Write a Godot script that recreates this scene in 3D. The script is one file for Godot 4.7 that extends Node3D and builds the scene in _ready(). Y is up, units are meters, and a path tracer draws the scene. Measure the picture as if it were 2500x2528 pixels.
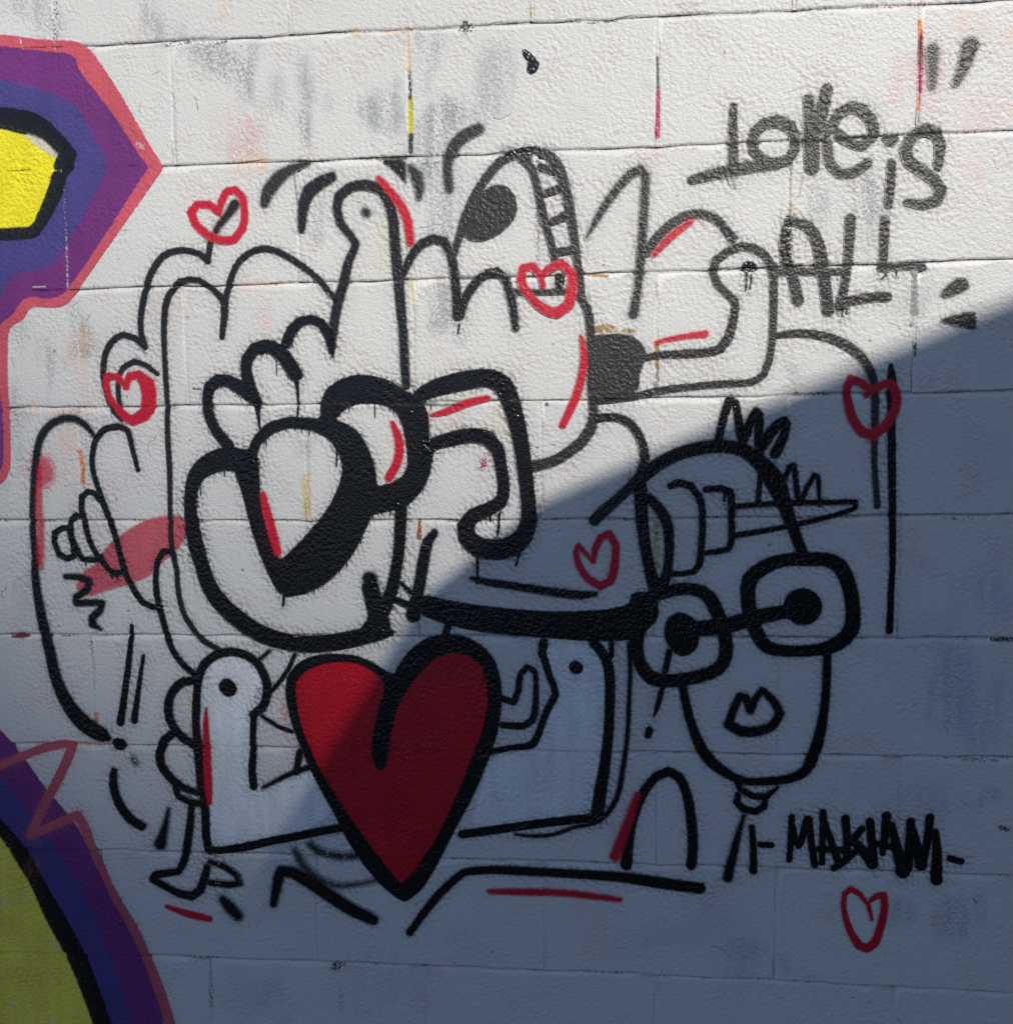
extends Node3D
# A painted block wall beside an alley: camera, sky and sun first, then the ground and the buildings, the block wall,
# and at last the paint on it, layer by layer. Strokes are given in millimetres on the wall (x to the right of the
# middle of the painting, y up from the seventh bed joint, then the half width of the spray line).

const COURSE := 0.2032
const BLOCK := 0.4064
const BASE_LEVEL := 7                     # the bed joint that strokes measure from
const WALL_LEFT := -3.4544
const WALL_RIGHT := 3.8608
const WALL_LEVELS := 16
const SIZE := 2048                        # texels a side of the paint layer
const SPAN := 2220.0                      # millimetres that they cover
const PAINT_LEFT := -1040.0
const PAINT_TOP := 1080.0
const STEP := 4                           # texels to a cell of the paint films
const COURSE_BEND := [[-0.4, -2.6, -2.1], [-1.4, -1.8, 6.3], [0.7, 1.9, 4.0], [-2.0, -0.7, 3.5], [-1.3, -1.4, 7.2], [-1.4, 1.8, -0.2], [-1.2, 1.7, 0.0], [2.0, 1.0, -3.8], [3.5, -1.7, -8.4]]
const JOINT_SHIFT := [[-1.9, 1.5, -2.3, 7.5], [-4.2, -4.2, -3.4, -1.7], [-2.1, 5.0, 4.0, 4.0], [0.6, -5.1, -4.2, 2.9], [3.4, 5.8, 7.5, 4.1], [-4.5, -2.2, -3.4, -7.8], [3.4, 3.0, 0.0, -0.7], [0.0, -4.7, 1.0, 0.5], [0.0, 0.8, 7.0, 2.4], [-2.9, -4.1, -1.8, 0.0]]

var texel := SPAN / SIZE
var sun_way := Vector3(0.394, 0.624, 0.675).normalized()
var palette := {}
var red_of := PackedFloat32Array()
var green_of := PackedFloat32Array()
var blue_of := PackedFloat32Array()
var raised := PackedFloat32Array()
var dull := PackedFloat32Array()
var grain: PackedByteArray
var mid: PackedByteArray
var speck: PackedByteArray
var broad: PackedByteArray
var streak: PackedByteArray
var wall: Node3D
var paint_material: StandardMaterial3D
var plain_material: StandardMaterial3D
var films := []
var film := {}
var mark_node: Node3D
var layer := 0
var stacked := PackedByteArray()


func _ready() -> void:
	camera_and_light()
	ground_and_alley()
	start_paint()
	build_wall()
	paint_everything()
	runs(-480.0, 330.0, 60.0, -130.0)
	finish_paint()
	build_films()


func camera_and_light() -> void:
	var camera := Camera3D.new()
	camera.name = "camera"
	add_child(camera)
	camera.transform = Transform3D(Basis(Vector3(0.99766, -0.01112, -0.06745), Vector3(0.0064, 0.997545, -0.069742), Vector3(0.06806, 0.069147, 0.995282)).orthonormalized(), Vector3(0.23278, 0.09628 + BASE_LEVEL * COURSE, 1.21394))
	camera.fov = 71.44
	camera.near = 0.05
	camera.far = 400.0
	camera.current = true
	var sky_look := ProceduralSkyMaterial.new()
	sky_look.sky_top_color = Color(0.42, 0.51, 0.655)
	sky_look.sky_horizon_color = Color(0.60, 0.66, 0.755)
	sky_look.sky_curve = 0.15
	sky_look.ground_bottom_color = Color(0.14, 0.14, 0.14)
	sky_look.ground_horizon_color = Color(0.42, 0.46, 0.52)
	sky_look.energy_multiplier = 1.0
	var sky := Sky.new()
	sky.sky_material = sky_look
	var e := Environment.new()
	e.background_mode = Environment.BG_SKY
	e.sky = sky
	e.background_energy_multiplier = 1.24
	e.tonemap_mode = Environment.TONE_MAPPER_LINEAR
	e.tonemap_exposure = 1.0
	e.sdfgi_enabled = true
	e.ssao_enabled = true
	e.ssil_enabled = true
	var world := WorldEnvironment.new()
	world.name = "world_environment"
	world.environment = e
	add_child(world)
	var sun := DirectionalLight3D.new()
	sun.name = "sun"
	sun.light_color = Color(1.0, 0.975, 0.93)
	sun.light_energy = 1.27
	sun.light_angular_distance = 0.55
	sun.shadow_enabled = true
	add_child(sun)
	sun.look_at_from_position(sun_way * 20.0, Vector3.ZERO, Vector3.UP)


func tag(o: Node, label: String, category := "", group := "", kind := "") -> void:
	if label: o.set_meta("label", label)
	if category: o.set_meta("category", category)
	if group: o.set_meta("group", group)
	if kind: o.set_meta("kind", kind)


func thing(called: String, at: Vector3, parent: Node = self) -> Node3D:
	var o := Node3D.new()
	o.name = called
	o.position = at
	parent.add_child(o, true)
	return o


func shape(called: String, mesh: Mesh, m: Material, parent: Node = self) -> MeshInstance3D:
	var o := MeshInstance3D.new()
	o.name = called
	o.mesh = mesh
	o.material_override = m
	parent.add_child(o, true)
	return o


func rough_material(color: Color, roughness: float, scale_of := 3.0) -> StandardMaterial3D:
	var m := StandardMaterial3D.new()
	var n := FastNoiseLite.new()
	n.seed = int(color.r * 90.0 + color.b * 40.0)
	n.frequency = 0.02
	n.fractal_octaves = 5
	var ramp := Gradient.new()
	ramp.set_color(0, color.darkened(0.25))
	ramp.set_color(1, color.lightened(0.12))
	var t := NoiseTexture2D.new()
	t.width = 256
	t.height = 256
	t.seamless = true
	t.noise = n
	t.color_ramp = ramp
	m.albedo_texture = t
	m.roughness = roughness
	m.uv1_triplanar = true
	m.uv1_world_triplanar = true
	m.uv1_scale = Vector3.ONE / scale_of
	return m


func box(from: Vector3, to: Vector3) -> ArrayMesh:
	var b := BoxMesh.new()
	b.size = (to - from).abs()
	var st := SurfaceTool.new()
	st.append_from(b, 0, Transform3D(Basis(), (from + to) / 2.0))
	return st.commit()


# the outline (x, y), going round clockwise as seen from the wall side, drawn out from z0 to z1
func prism(outline: PackedVector2Array, z0: float, z1: float) -> ArrayMesh:
	var st := SurfaceTool.new()
	st.begin(Mesh.PRIMITIVE_TRIANGLES)
	var tri := Geometry2D.triangulate_polygon(outline)
	for z in [z0, z1]:
		for k in tri:
			st.set_normal(Vector3(0, 0, -1 if z == z0 else 1))
			st.add_vertex(Vector3(outline[k].x, outline[k].y, z))
	for k in outline.size():
		var a := outline[k]
		var b := outline[(k + 1) % outline.size()]
		var n := Vector3(b.y - a.y, a.x - b.x, 0).normalized()
		for v in [Vector3(a.x, a.y, z0), Vector3(b.x, b.y, z0), Vector3(b.x, b.y, z1), Vector3(a.x, a.y, z0), Vector3(b.x, b.y, z1), Vector3(a.x, a.y, z1)]:
			st.set_normal(n)
			st.add_vertex(v)
	return st.commit()


# Where something z metres in front of the wall stands so that its shade falls on the wall at x, y.
func shading(x: float, y: float, z: float) -> Vector2:
	return Vector2(x, y + BASE_LEVEL * COURSE) + Vector2(sun_way.x, sun_way.y) * (z / sun_way.z)


func ground_and_alley() -> void:
	var asphalt := rough_material(Color(0.27, 0.27, 0.28), 0.95, 0.8)
	tag(shape("ground", box(Vector3(-120, -0.3, -120), Vector3(120, 0, 120)), asphalt), "", "", "", "structure")
	var kerb := rough_material(Color(0.33, 0.33, 0.33), 0.9, 0.6)
	tag(shape("pavement", box(Vector3(-30, 0.002, 0.004), Vector3(30, 0.11, 0.75)), kerb), "", "", "", "structure")
	# the garage across the alley, outside the picture: its broken roof slope throws the slanting shade on the wall
	var z := 2.9
	var ridge := shading(1.75, 0.351 + 0.783 * 0.4167, z)
	var knee := shading(0.215, 0.038, z)
	var eave := shading(0.005, -0.125, z)
	var far_eave := Vector2(2.0 * ridge.x - eave.x, eave.y)
	var far_knee := Vector2(2.0 * ridge.x - knee.x, knee.y)
	var garage := thing("garage", Vector3(0, 0, 0))
	tag(garage, "dark gambrel roofed garage across the alley, its roof shading the wall", "garage")
	var render := rough_material(Color(0.24, 0.22, 0.21), 0.9, 1.2)
	var slate := rough_material(Color(0.25, 0.25, 0.27), 0.8, 0.7)
	var down := Vector2(0, -0.14)
	shape("roof", prism(PackedVector2Array([eave, knee, ridge, far_knee, far_eave, far_eave + down, far_knee + down, ridge + down, knee + down, eave + down]), z, z + 6.0), slate, garage)
	shape("wall", prism(PackedVector2Array([Vector2(eave.x + 0.12, 0), eave + Vector2(0.12, -0.06), knee + Vector2(0.05, -0.12), ridge + Vector2(0, -0.13), far_knee + Vector2(-0.05, -0.12), far_eave + Vector2(-0.12, -0.06), Vector2(far_eave.x - 0.12, 0)]), z + 0.1, z + 5.9), render, garage)
	var door := shape("door", box(Vector3(eave.x + 0.6, 0.02, z + 0.05), Vector3(eave.x + 2.9, 2.1, z + 0.098)), rough_material(Color(0.2, 0.22, 0.23), 0.6, 0.5), garage)
	for k in 4:
		shape("panel", box(Vector3(eave.x + 0.68, 0.1 + 0.5 * k, z + 0.03), Vector3(eave.x + 2.82, 0.52 + 0.5 * k, z + 0.048)), rough_material(Color(0.22, 0.24, 0.25), 0.6, 0.5), door)
	# unseen far block, added and stepped so its roof line dims the wall foot
	var far := 58.0
	var shade_block := thing("added_shade_block", Vector3(0, 0, 0))
	tag(shade_block, "tall grey stepped block added unseen beyond the garage to shade the wall", "building")
	var concrete := rough_material(Color(0.5, 0.49, 0.48), 0.9, 4.0)
	var pane := StandardMaterial3D.new()
	pane.albedo_color = Color(0.16, 0.19, 0.22)
	pane.roughness = 0.15
	var w := box(Vector3(-0.7, -0.7, -0.03), Vector3(0.7, 0.7, -0.004))
	var steps := [[-16.0, -0.86, 0.13], [-0.86, -0.62, -0.02], [-0.62, -0.42, -0.15], [-0.42, 9.0, -0.28]]
	for step in steps:
		var from := shading(step[0], step[2], far)
		var to := shading(step[1], step[2], far)
		var name_of := "wing"
		var wing := shape(name_of, box(Vector3(from.x, 0, far), Vector3(to.x, to.y - 0.3, far + 12)), concrete, shade_block)
		shape("parapet", box(Vector3(from.x, to.y - 0.298, far - 0.1), Vector3(to.x - 0.003, to.y, far + 12.1)), concrete, wing)
		var across := int((to.x - from.x) / 3.2)
		for storey in int((to.y - 2.0) / 3.0):
			for k in mini(across, 5):
				shape("window", w, pane, wing).position = Vector3((to.x - 1.6 - 3.2 * k) if step[0] < -2.0 else (from.x + 1.6 + 3.2 * k), 2.0 + 3.0 * storey, far)


# ---------------------------------------------------------------- the block wall
func lane_row(course: int) -> int:
	return BASE_LEVEL + 4 - course


func bed(level: int, x: float) -> float:
	var y := level * COURSE
	var k := 12 - level
	if k >= 1 and k <= 9:
		var t := clampf(x, -0.85, 1.02)
		y += (COURSE_BEND[k - 1][0] + COURSE_BEND[k - 1][1] * t + COURSE_BEND[k - 1][2] * t * t) / 1000.0
	return y + 0.0009 * sin(x * 23.0 + level * 2.1) + 0.0006 * sin(x * 67.0 + level * 5.3) + 0.0004 * sin(x * 171.0 + level)


func joint_x(course: int, n: int) -> float:
	var k := lane_row(course)
	var x := (n - 1.5) * BLOCK + (BLOCK / 2.0 if posmod(k, 2) == 1 else 0.0)
	if k >= 0 and k <= 9 and n >= 0 and n <= 3:
		x += JOINT_SHIFT[k][n] / 1000.0
	return x


func unevenness(course: int, n: int) -> float:
	return (float(hash(course * 131 + n * 17) % 1000) / 1000.0 - 0.5) * 0.0007


func groove(d: float, deep: float, from: float, to: float) -> float:
	return -deep * (1.0 - clampf((d - from) / (to - from), 0.0, 1.0))


# how far the wall's surface lies in front of z = 0
func surface(x: float, y: float) -> float:
	var course := int(floor(y / COURSE))
	if y < bed(course, x): course -= 1
	elif y > bed(course + 1, x): course += 1
	var above := absf(bed(course + 1, x) - y)
	var below := absf(y - bed(course, x))
	var d := minf(above, below)
	var n := int(floor(x / BLOCK + 1.5 - (0.5 if posmod(lane_row(course), 2) == 1 else 0.0)))
	if x < joint_x(course, n): n -= 1
	elif x > joint_x(course, n + 1): n += 1
	var side := minf(x - joint_x(course, n), joint_x(course, n + 1) - x)
	return unevenness(course, n) * smoothstep(0.0, 0.006, minf(d, side)) + minf(minf(groove(above, 0.0034, 0.0014, 0.0092), groove(below, 0.0026, 0.0008, 0.0036)), groove(side, 0.0010, 0.0008, 0.0050))


func on_paint(x: float, y: float) -> Vector2:
	return Vector2((x * 1000.0 - PAINT_LEFT) / SPAN, (PAINT_TOP - (y - BASE_LEVEL * COURSE) * 1000.0) / SPAN)


func add_corner(st: SurfaceTool, v: Vector3, n: Vector3) -> void:
	st.set_normal(n)
	st.set_uv(on_paint(v.x, v.y))
	st.add_vertex(v)


func block_mesh(course: int, n: int, rng: RandomNumberGenerator) -> ArrayMesh:
	var left := maxf(joint_x(course, n), WALL_LEFT)
	var right := minf(joint_x(course, n + 1), WALL_RIGHT)
	var z := unevenness(course, n)
	var rings := [[], [], []]
	var out := []
	var spots := []
	for k in 10: spots.append([0, k / 10.0])
	for k in 5: spots.append([1, k / 5.0])
	for k in 10: spots.append([2, k / 10.0])
	for k in 5: spots.append([3, k / 5.0])
	for s in spots:
		var flat: bool = s[0] % 2 == 0
		var t: float = s[1]
		# a worn upper edge, a sharp lower one and nearly filled ends
		var inset: float = [0.0090, 0.0050, 0.0036, 0.0050][s[0]] * rng.randf_range(0.6, 1.7)
		var lip: float = [0.0014, 0.0008, 0.0008, 0.0008][s[0]] * rng.randf_range(0.6, 1.5)
		var sink := rng.randf_range(0.35, 1.15) if s[0] == 2 else 1.0
		for k in 2:
			var e: float = inset if k == 0 else lip
			var x: float
			var y: float
			match s[0]:
				0: x = lerpf(left + e, right - e, t); y = bed(course + 1, x) - e
				1: x = right - e; y = lerpf(bed(course + 1, x) - e, bed(course, x) + e, t)
				2: x = lerpf(right - e, left + e, t); y = bed(course, x) + e
				_: x = left + e; y = lerpf(bed(course, x) + e, bed(course + 1, x) - e, t)
			var deep := 0.0 if k == 0 else (0.0036 * sink if flat else 0.0013)
			rings[k].append(Vector3(x, y, z - deep))
			if k == 1: rings[2].append(Vector3(x, y, -0.09))
		out.append([Vector3(0, 1, 0), Vector3(1, 0, 0), Vector3(0, -1, 0), Vector3(-1, 0, 0)][s[0]])
	var st := SurfaceTool.new()
	st.begin(Mesh.PRIMITIVE_TRIANGLES)
	var middle := Vector3((left + right) / 2, (bed(course, (left + right) / 2) + bed(course + 1, (left + right) / 2)) / 2, z)
	var front := Vector3(0, 0, 1)
	var m := spots.size()
	for k in m:
		var j := (k + 1) % m
		for v in [middle, rings[0][k], rings[0][j]]: add_corner(st, v, front)
		for r in 2:
			var na: Vector3 = front if r == 0 else (front + out[k] * 0.6).normalized()
			var nb: Vector3 = (front + out[k] * 0.6).normalized() if r == 0 else out[k]
			var ja: Vector3 = front if r == 0 else (front + out[j] * 0.6).normalized()
			var jb: Vector3 = (front + out[j] * 0.6).normalized() if r == 0 else out[j]
			add_corner(st, rings[r][k], na)
			add_corner(st, rings[r + 1][k], nb)
			add_corner(st, rings[r + 1][j], jb)
			add_corner(st, rings[r][k], na)
			add_corner(st, rings[r + 1][j], jb)
			add_corner(st, rings[r][j], ja)
	return st.commit()


func sheet(st: SurfaceTool, x0: float, y0: float, x1: float, y1: float, z: float) -> void:
	for v in [Vector3(x0, y0, z), Vector3(x0, y1, z), Vector3(x1, y1, z), Vector3(x0, y0, z), Vector3(x1, y1, z), Vector3(x1, y0, z)]:
		add_corner(st, v, Vector3(0, 0, 1))


func build_wall() -> void:
	wall = thing("block_wall", Vector3.ZERO)
	tag(wall, "white painted concrete block wall covered with black and red graffiti", "wall")
	var rng := RandomNumberGenerator.new()
	rng.seed = 41
	var x0 := PAINT_LEFT / 1000.0
	var x1 := (PAINT_LEFT + SPAN) / 1000.0
	var y1 := PAINT_TOP / 1000.0 + BASE_LEVEL * COURSE
	var y0 := y1 - SPAN / 1000.0
	for course in WALL_LEVELS:
		for n in range(-8, 12):
			var left := maxf(joint_x(course, n), WALL_LEFT)
			var right := minf(joint_x(course, n + 1), WALL_RIGHT)
			if right - left < 0.03: continue
			var inside := right > x0 + 0.16 and left < x1 - 0.12 and (course + 1) * COURSE > y0 + 0.12 and course * COURSE < y1 - 0.12
			shape("block", block_mesh(course, n, rng), paint_material if inside else plain_material, wall)
	var top := WALL_LEVELS * COURSE
	var st := SurfaceTool.new()
	st.begin(Mesh.PRIMITIVE_TRIANGLES)
	sheet(st, x0, y0, x1, y1, -0.0036)
	for course in WALL_LEVELS:
		for n in range(-8, 12):
			var x := joint_x(course, n)
			if x > x0 and x < x1 and bed(course, x) > y0 and bed(course + 1, x) < y1:
				sheet(st, x - 0.002, bed(course, x) + 0.0012, x + 0.002, bed(course + 1, x) - 0.0012, -0.0009)
	shape("mortar", st.commit(), paint_material, wall)
	st = SurfaceTool.new()
	st.begin(Mesh.PRIMITIVE_TRIANGLES)
	sheet(st, WALL_LEFT, 0.0, x0, top, -0.0022)
	sheet(st, x1, 0.0, WALL_RIGHT, top, -0.0022)
	sheet(st, x0, 0.0, x1, y0, -0.0022)
	sheet(st, x0, y1, x1, top, -0.0022)
	shape("mortar", st.commit(), plain_material, wall)
	shape("back", box(Vector3(WALL_LEFT, 0, -0.19), Vector3(WALL_RIGHT, top, -0.06)), plain_material, wall)
	shape("coping", box(Vector3(WALL_LEFT - 0.03, top, -0.23), Vector3(WALL_RIGHT + 0.03, top + 0.06, 0.04)), plain_material, wall)


# ---------------------------------------------------------------- paint
func noise(seed_of: int, frequency: float, octaves: int, kind := FastNoiseLite.TYPE_SIMPLEX_SMOOTH) -> PackedByteArray:
	var n := FastNoiseLite.new()
	n.seed = seed_of
	n.noise_type = kind
	n.frequency = frequency
	n.fractal_octaves = octaves
	return n.get_image(SIZE, SIZE, false, false, false).get_data()


func byte_of(linear_value: float) -> int:
	var v := clampf(linear_value, 0.0, 1.0)
	return int((12.92 * v if v <= 0.0031308 else 1.055 * pow(v, 1.0 / 2.4) - 0.055) * 255.0 + 0.5)


func start_paint() -> void:
	paint_material = StandardMaterial3D.new()
	plain_material = rough_material(Color(0.855, 0.855, 0.845), 0.56, 1.6)
	var ramp: Gradient = plain_material.albedo_texture.color_ramp
	ramp.set_color(0, Color(0.835, 0.835, 0.828))
	ramp.set_color(1, Color(0.87, 0.87, 0.862))
	var lumps := FastNoiseLite.new()
	lumps.seed = 5
	lumps.frequency = 0.11
	lumps.fractal_octaves = 3
	var relief := NoiseTexture2D.new()
	relief.width = 1024
	relief.height = 1024
	relief.seamless = true
	relief.noise = lumps
	plain_material.heightmap_enabled = true
	plain_material.heightmap_texture = relief
	plain_material.heightmap_scale = 0.1
	# linear red, green, blue, then roughness
	palette = {
		"white": [0.70, 0.70, 0.68, 0.55], "black_low": [0.006, 0.006, 0.0064, 0.27], "black_mid": [0.014, 0.014, 0.0145, 0.38], "black_high": [0.026, 0.026, 0.0265, 0.48], "grey": [0.28, 0.28, 0.28, 0.5],
		"red": [0.55, 0.008, 0.03, 0.5], "deepred": [0.50, 0.004, 0.018, 0.45], "pink": [0.60, 0.095, 0.13, 0.5], "pink_low": [0.52, 0.10, 0.14, 0.5], "purple": [0.17, 0.028, 0.19, 0.45], "blue": [0.072, 0.055, 0.235, 0.45],
		"yellow": [0.90, 0.80, 0.015, 0.5], "fresh": [0.84, 0.88, 0.90, 0.5], "soot": [0.007, 0.007, 0.0075, 0.75], "yellow_low": [0.97, 0.80, 0.09, 0.6], "magenta": [0.42, 0.012, 0.10, 0.45], "orange": [0.72, 0.22, 0.05, 0.55], "darkred": [0.20, 0.012, 0.02, 0.5], "rust": [0.30, 0.10, 0.03, 0.7],
		"grime": [0.22, 0.25, 0.28, 0.6], "residue": [0.035, 0.04, 0.05, 0.7], "stpink": [0.72, 0.40, 0.42, 0.55], "storange": [0.78, 0.45, 0.28, 0.55], "styellow": [0.74, 0.70, 0.34, 0.55], "styellow2": [0.62, 0.58, 0.06, 0.55],
		"stblue": [0.30, 0.38, 0.58, 0.55], "stochre": [0.62, 0.42, 0.16, 0.6], "stochre2": [0.38, 0.22, 0.05, 0.6], "stcream": [0.66, 0.58, 0.36, 0.6], "stcream2": [0.62, 0.60, 0.50, 0.55],
	}
	grain = noise(3, 0.24, 2)
	mid = noise(5, 0.11, 3)
	speck = noise(9, 0.17, 4)
	broad = noise(12, 0.006, 5)
	var tall := FastNoiseLite.new()
	tall.seed = 21
	tall.noise_type = FastNoiseLite.TYPE_SIMPLEX_SMOOTH
	tall.frequency = 0.035
	tall.fractal_octaves = 4
	var long_image := tall.get_image(SIZE, SIZE / 8, false, false, false)
	long_image.resize(SIZE, SIZE, Image.INTERPOLATE_CUBIC)
	streak = long_image.get_data()
	var cells := noise(15, 0.012, 3)
	var count := SIZE * SIZE
	red_of.resize(count)
	green_of.resize(count)
	blue_of.resize(count)
	raised.resize(count)
	dull.resize(count)
	dull.fill(0.56)
	for k in count:
		var b := broad[k] / 255.0 - 0.5
		var g := grain[k] / 255.0 - 0.5
		var m := mid[k] / 255.0 - 0.5
		var tone := 1.0 + 0.05 * b + 0.05 * m
		var pinkish := maxf(0.0, cells[k] / 255.0 - 0.6) * 0.22
		red_of[k] = 0.70 * tone
		green_of[k] = (0.70 - pinkish) * tone
		blue_of[k] = (0.682 - pinkish) * tone
		raised[k] = 0.5 + 0.50 * m * clampf(2.4 * cells[k] / 255.0 - 0.25, 0.12, 1.9) + 0.26 * g * (1.5 - cells[k] / 255.0) + 0.35 * b + 0.16 * (streak[k] / 255.0 - 0.5)
	# dabs, pits and drops of old paint
	var rng := RandomNumberGenerator.new()
	rng.seed = 77
	for k in 2600:
		var at := Vector2(rng.randf() * (SIZE - 40) + 20, rng.randf() * (SIZE - 40) + 20)
		var r := 1.2 + 3.6 * pow(rng.randf(), 3.0)
		var lift := 0.2 if rng.randf() < 0.62 else -0.22
		var ink := rng.randf() < 0.10 and r < 2.6
		for y in range(int(at.y - r), int(at.y + r) + 1):
			for x in range(int(at.x - r), int(at.x + r) + 1):
				var d := at.distance_to(Vector2(x, y)) / r
				if d < 1.0:
					var i := y * SIZE + x
					raised[i] += lift * (1.0 - d * d)
					if ink:
						red_of[i] *= 0.45
						green_of[i] *= 0.45
						blue_of[i] *= 0.45


	for k in 260:
		var at := Vector2(rng.randf() * (SIZE - 60) + 30, rng.randf() * (SIZE - 60) + 30)
		var r := rng.randf_range(5.0, 15.0)
		var flat := rng.randf_range(0.4, 1.0)
		var lift := rng.randf_range(-0.30, 0.36)
		for y in range(int(at.y - r), int(at.y + r) + 1):
			for x in range(int(at.x - r), int(at.x + r) + 1):
				var i := y * SIZE + x
				var d := Vector2(x - at.x, (y - at.y) / flat).length() / r + (mid[i] / 255.0 - 0.5) * 0.5
				if d < 1.0: raised[i] += lift * (1.0 - d * d)
	for k in 150:
		var at := Vector2(rng.randf() * (SIZE - 160) + 80, rng.randf() * (SIZE - 160) + 80)
		var way := rng.randf() * TAU
		var ink := rng.randf_range(0.1, 0.75) * (1.0 if rng.randf() < 0.5 else 0.25)
		for j in int(rng.randf_range(8.0, 46.0)):
			way += rng.randf_range(-0.35, 0.35)
			at += Vector2.from_angle(way)
			var i := int(at.y) * SIZE + int(at.x)
			raised[i] -= 0.28
			raised[i + 1] -= 0.14
			red_of[i] *= 1.0 - ink
			green_of[i] *= 1.0 - ink
			blue_of[i] *= 1.0 - ink
	# dirt that has gathered in the bed joints
	for level in range(1, 13):
		for x in SIZE:
			var wx := (PAINT_LEFT + x * texel) / 1000.0
			var yy := (PAINT_TOP - (bed(level, wx) - BASE_LEVEL * COURSE) * 1000.0) / texel
			if yy < 6 or yy > SIZE - 8: continue
			var much := clampf((broad[(level * 150 % SIZE) * SIZE + (x * 3) % SIZE] / 255.0 - 0.38) * 2.6, 0.3, 0.95)
			for y in range(int(yy) - 6, int(yy) + 6):
				var i := y * SIZE + x
				var d := absf(y - yy + (mid[i] / 255.0 - 0.5) * 3.0 + 0.6)
				var a := much * clampf(1.35 - d * 0.36, 0.0, 1.0) * clampf((speck[i] / 255.0 - 0.40) * 5.0, 0.10, 0.9)
				red_of[i] += (0.07 - red_of[i]) * a
				green_of[i] += (0.075 - green_of[i]) * a
				blue_of[i] += (0.085 - blue_of[i]) * a


func stains() -> void:
	film = {}


func mark(called: String, label: String) -> void:
	mark_node = thing(called, Vector3.ZERO, wall)
	mark_node.set_meta("label", label)
	layer += 1
	piece("")


func piece(called: String) -> void:
	film = {"called": called, "mark": mark_node, "cells": [], "layer": layer}
	films.append(film)


# A smooth line through the points x, y, half width.
func stroke(color: String, soft: float, flow: float, breakup: float, spray: float, list: Array) -> void:
	var n := list.size() / 3
	var knots := []
	for k in n:
		knots.append(Vector3((list[3 * k] - PAINT_LEFT) / texel, (PAINT_TOP - list[3 * k + 1]) / texel, list[3 * k + 2] / texel))
	if n == 1: knots.append(knots[0] + Vector3(0.5, 0, 0))
	var line := []
	for k in knots.size() - 1:
		var a: Vector3 = knots[maxi(k - 1, 0)]
		var b: Vector3 = knots[k]
		var c: Vector3 = knots[k + 1]
		var d: Vector3 = knots[mini(k + 2, knots.size() - 1)]
		var pieces := clampi(int(Vector2(b.x, b.y).distance_to(Vector2(c.x, c.y)) / 11.0), 1, 12)
		# centripetal tangents keep uneven spacing from looping
		for j in pieces:
			var t := j / float(pieces)
			var m1 := (c - a) * 0.5
			var m2 := (d - b) * 0.5
			var span := Vector2(c.x - b.x, c.y - b.y).length()
			m1 = m1.limit_length(span * 1.1)
			m2 = m2.limit_length(span * 1.1)
			var t2 := t * t
			var t3 := t2 * t
			line.append(b * (2 * t3 - 3 * t2 + 1) + m1 * (t3 - 2 * t2 + t) + c * (3 * t2 - 2 * t3) + m2 * (t3 - t2))
	line.append(knots[-1])
	var margin := reach(soft, spray)
	var lo := Vector2(1e9, 1e9)
	var hi := -lo
	for p in line:
		lo = lo.min(Vector2(p.x - p.z, p.y - p.z))
		hi = hi.max(Vector2(p.x + p.z, p.y + p.z))
	var x0 := maxi(int(lo.x - margin), 0)
	var y0 := maxi(int(lo.y - margin), 0)
	var x1 := mini(int(hi.x + margin) + 1, SIZE - 1)
	var y1 := mini(int(hi.y + margin) + 1, SIZE - 1)
	if x1 <= x0 or y1 <= y0: return
	var w := x1 - x0 + 1
	var field := PackedFloat32Array()
	field.resize(w * (y1 - y0 + 1))
	field.fill(999.0)
	for k in line.size() - 1:
		limb(field, x0, y0, x1, y1, w, line[k], line[k + 1], margin)
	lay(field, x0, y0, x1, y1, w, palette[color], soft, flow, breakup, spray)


func reach(soft: float, spray: float) -> float:
	return (soft * (2.6 if soft > 6.0 else 1.5) + (20.0 if spray > 0.0 else 2.0)) / texel


func limb(field: PackedFloat32Array, x0: int, y0: int, x1: int, y1: int, w: int, a: Vector3, b: Vector3, margin: float) -> void:
	var r := maxf(a.z, b.z) + margin
	var dx := b.x - a.x
	var dy := b.y - a.y
	var dr := b.z - a.z
	var inv := 1.0 / maxf(dx * dx + dy * dy, 1e-6)
	var left := maxi(int(minf(a.x, b.x) - r), x0)
	var right := mini(int(maxf(a.x, b.x) + r) + 1, x1)
	for y in range(maxi(int(minf(a.y, b.y) - r), y0), mini(int(maxf(a.y, b.y) + r) + 1, y1) + 1):
		var ey := y - a.y
		var i := (y - y0) * w + left - x0
		for x in range(left, right + 1):
			var ex := x - a.x
			var t := (ex * dx + ey * dy) * inv
			if t < 0.0: t = 0.0
			elif t > 1.0: t = 1.0
			var qx := ex - dx * t
			var qy := ey - dy * t
			var d := sqrt(qx * qx + qy * qy) - a.z - dr * t
			if d < field[i]: field[i] = d
			i += 1


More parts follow.
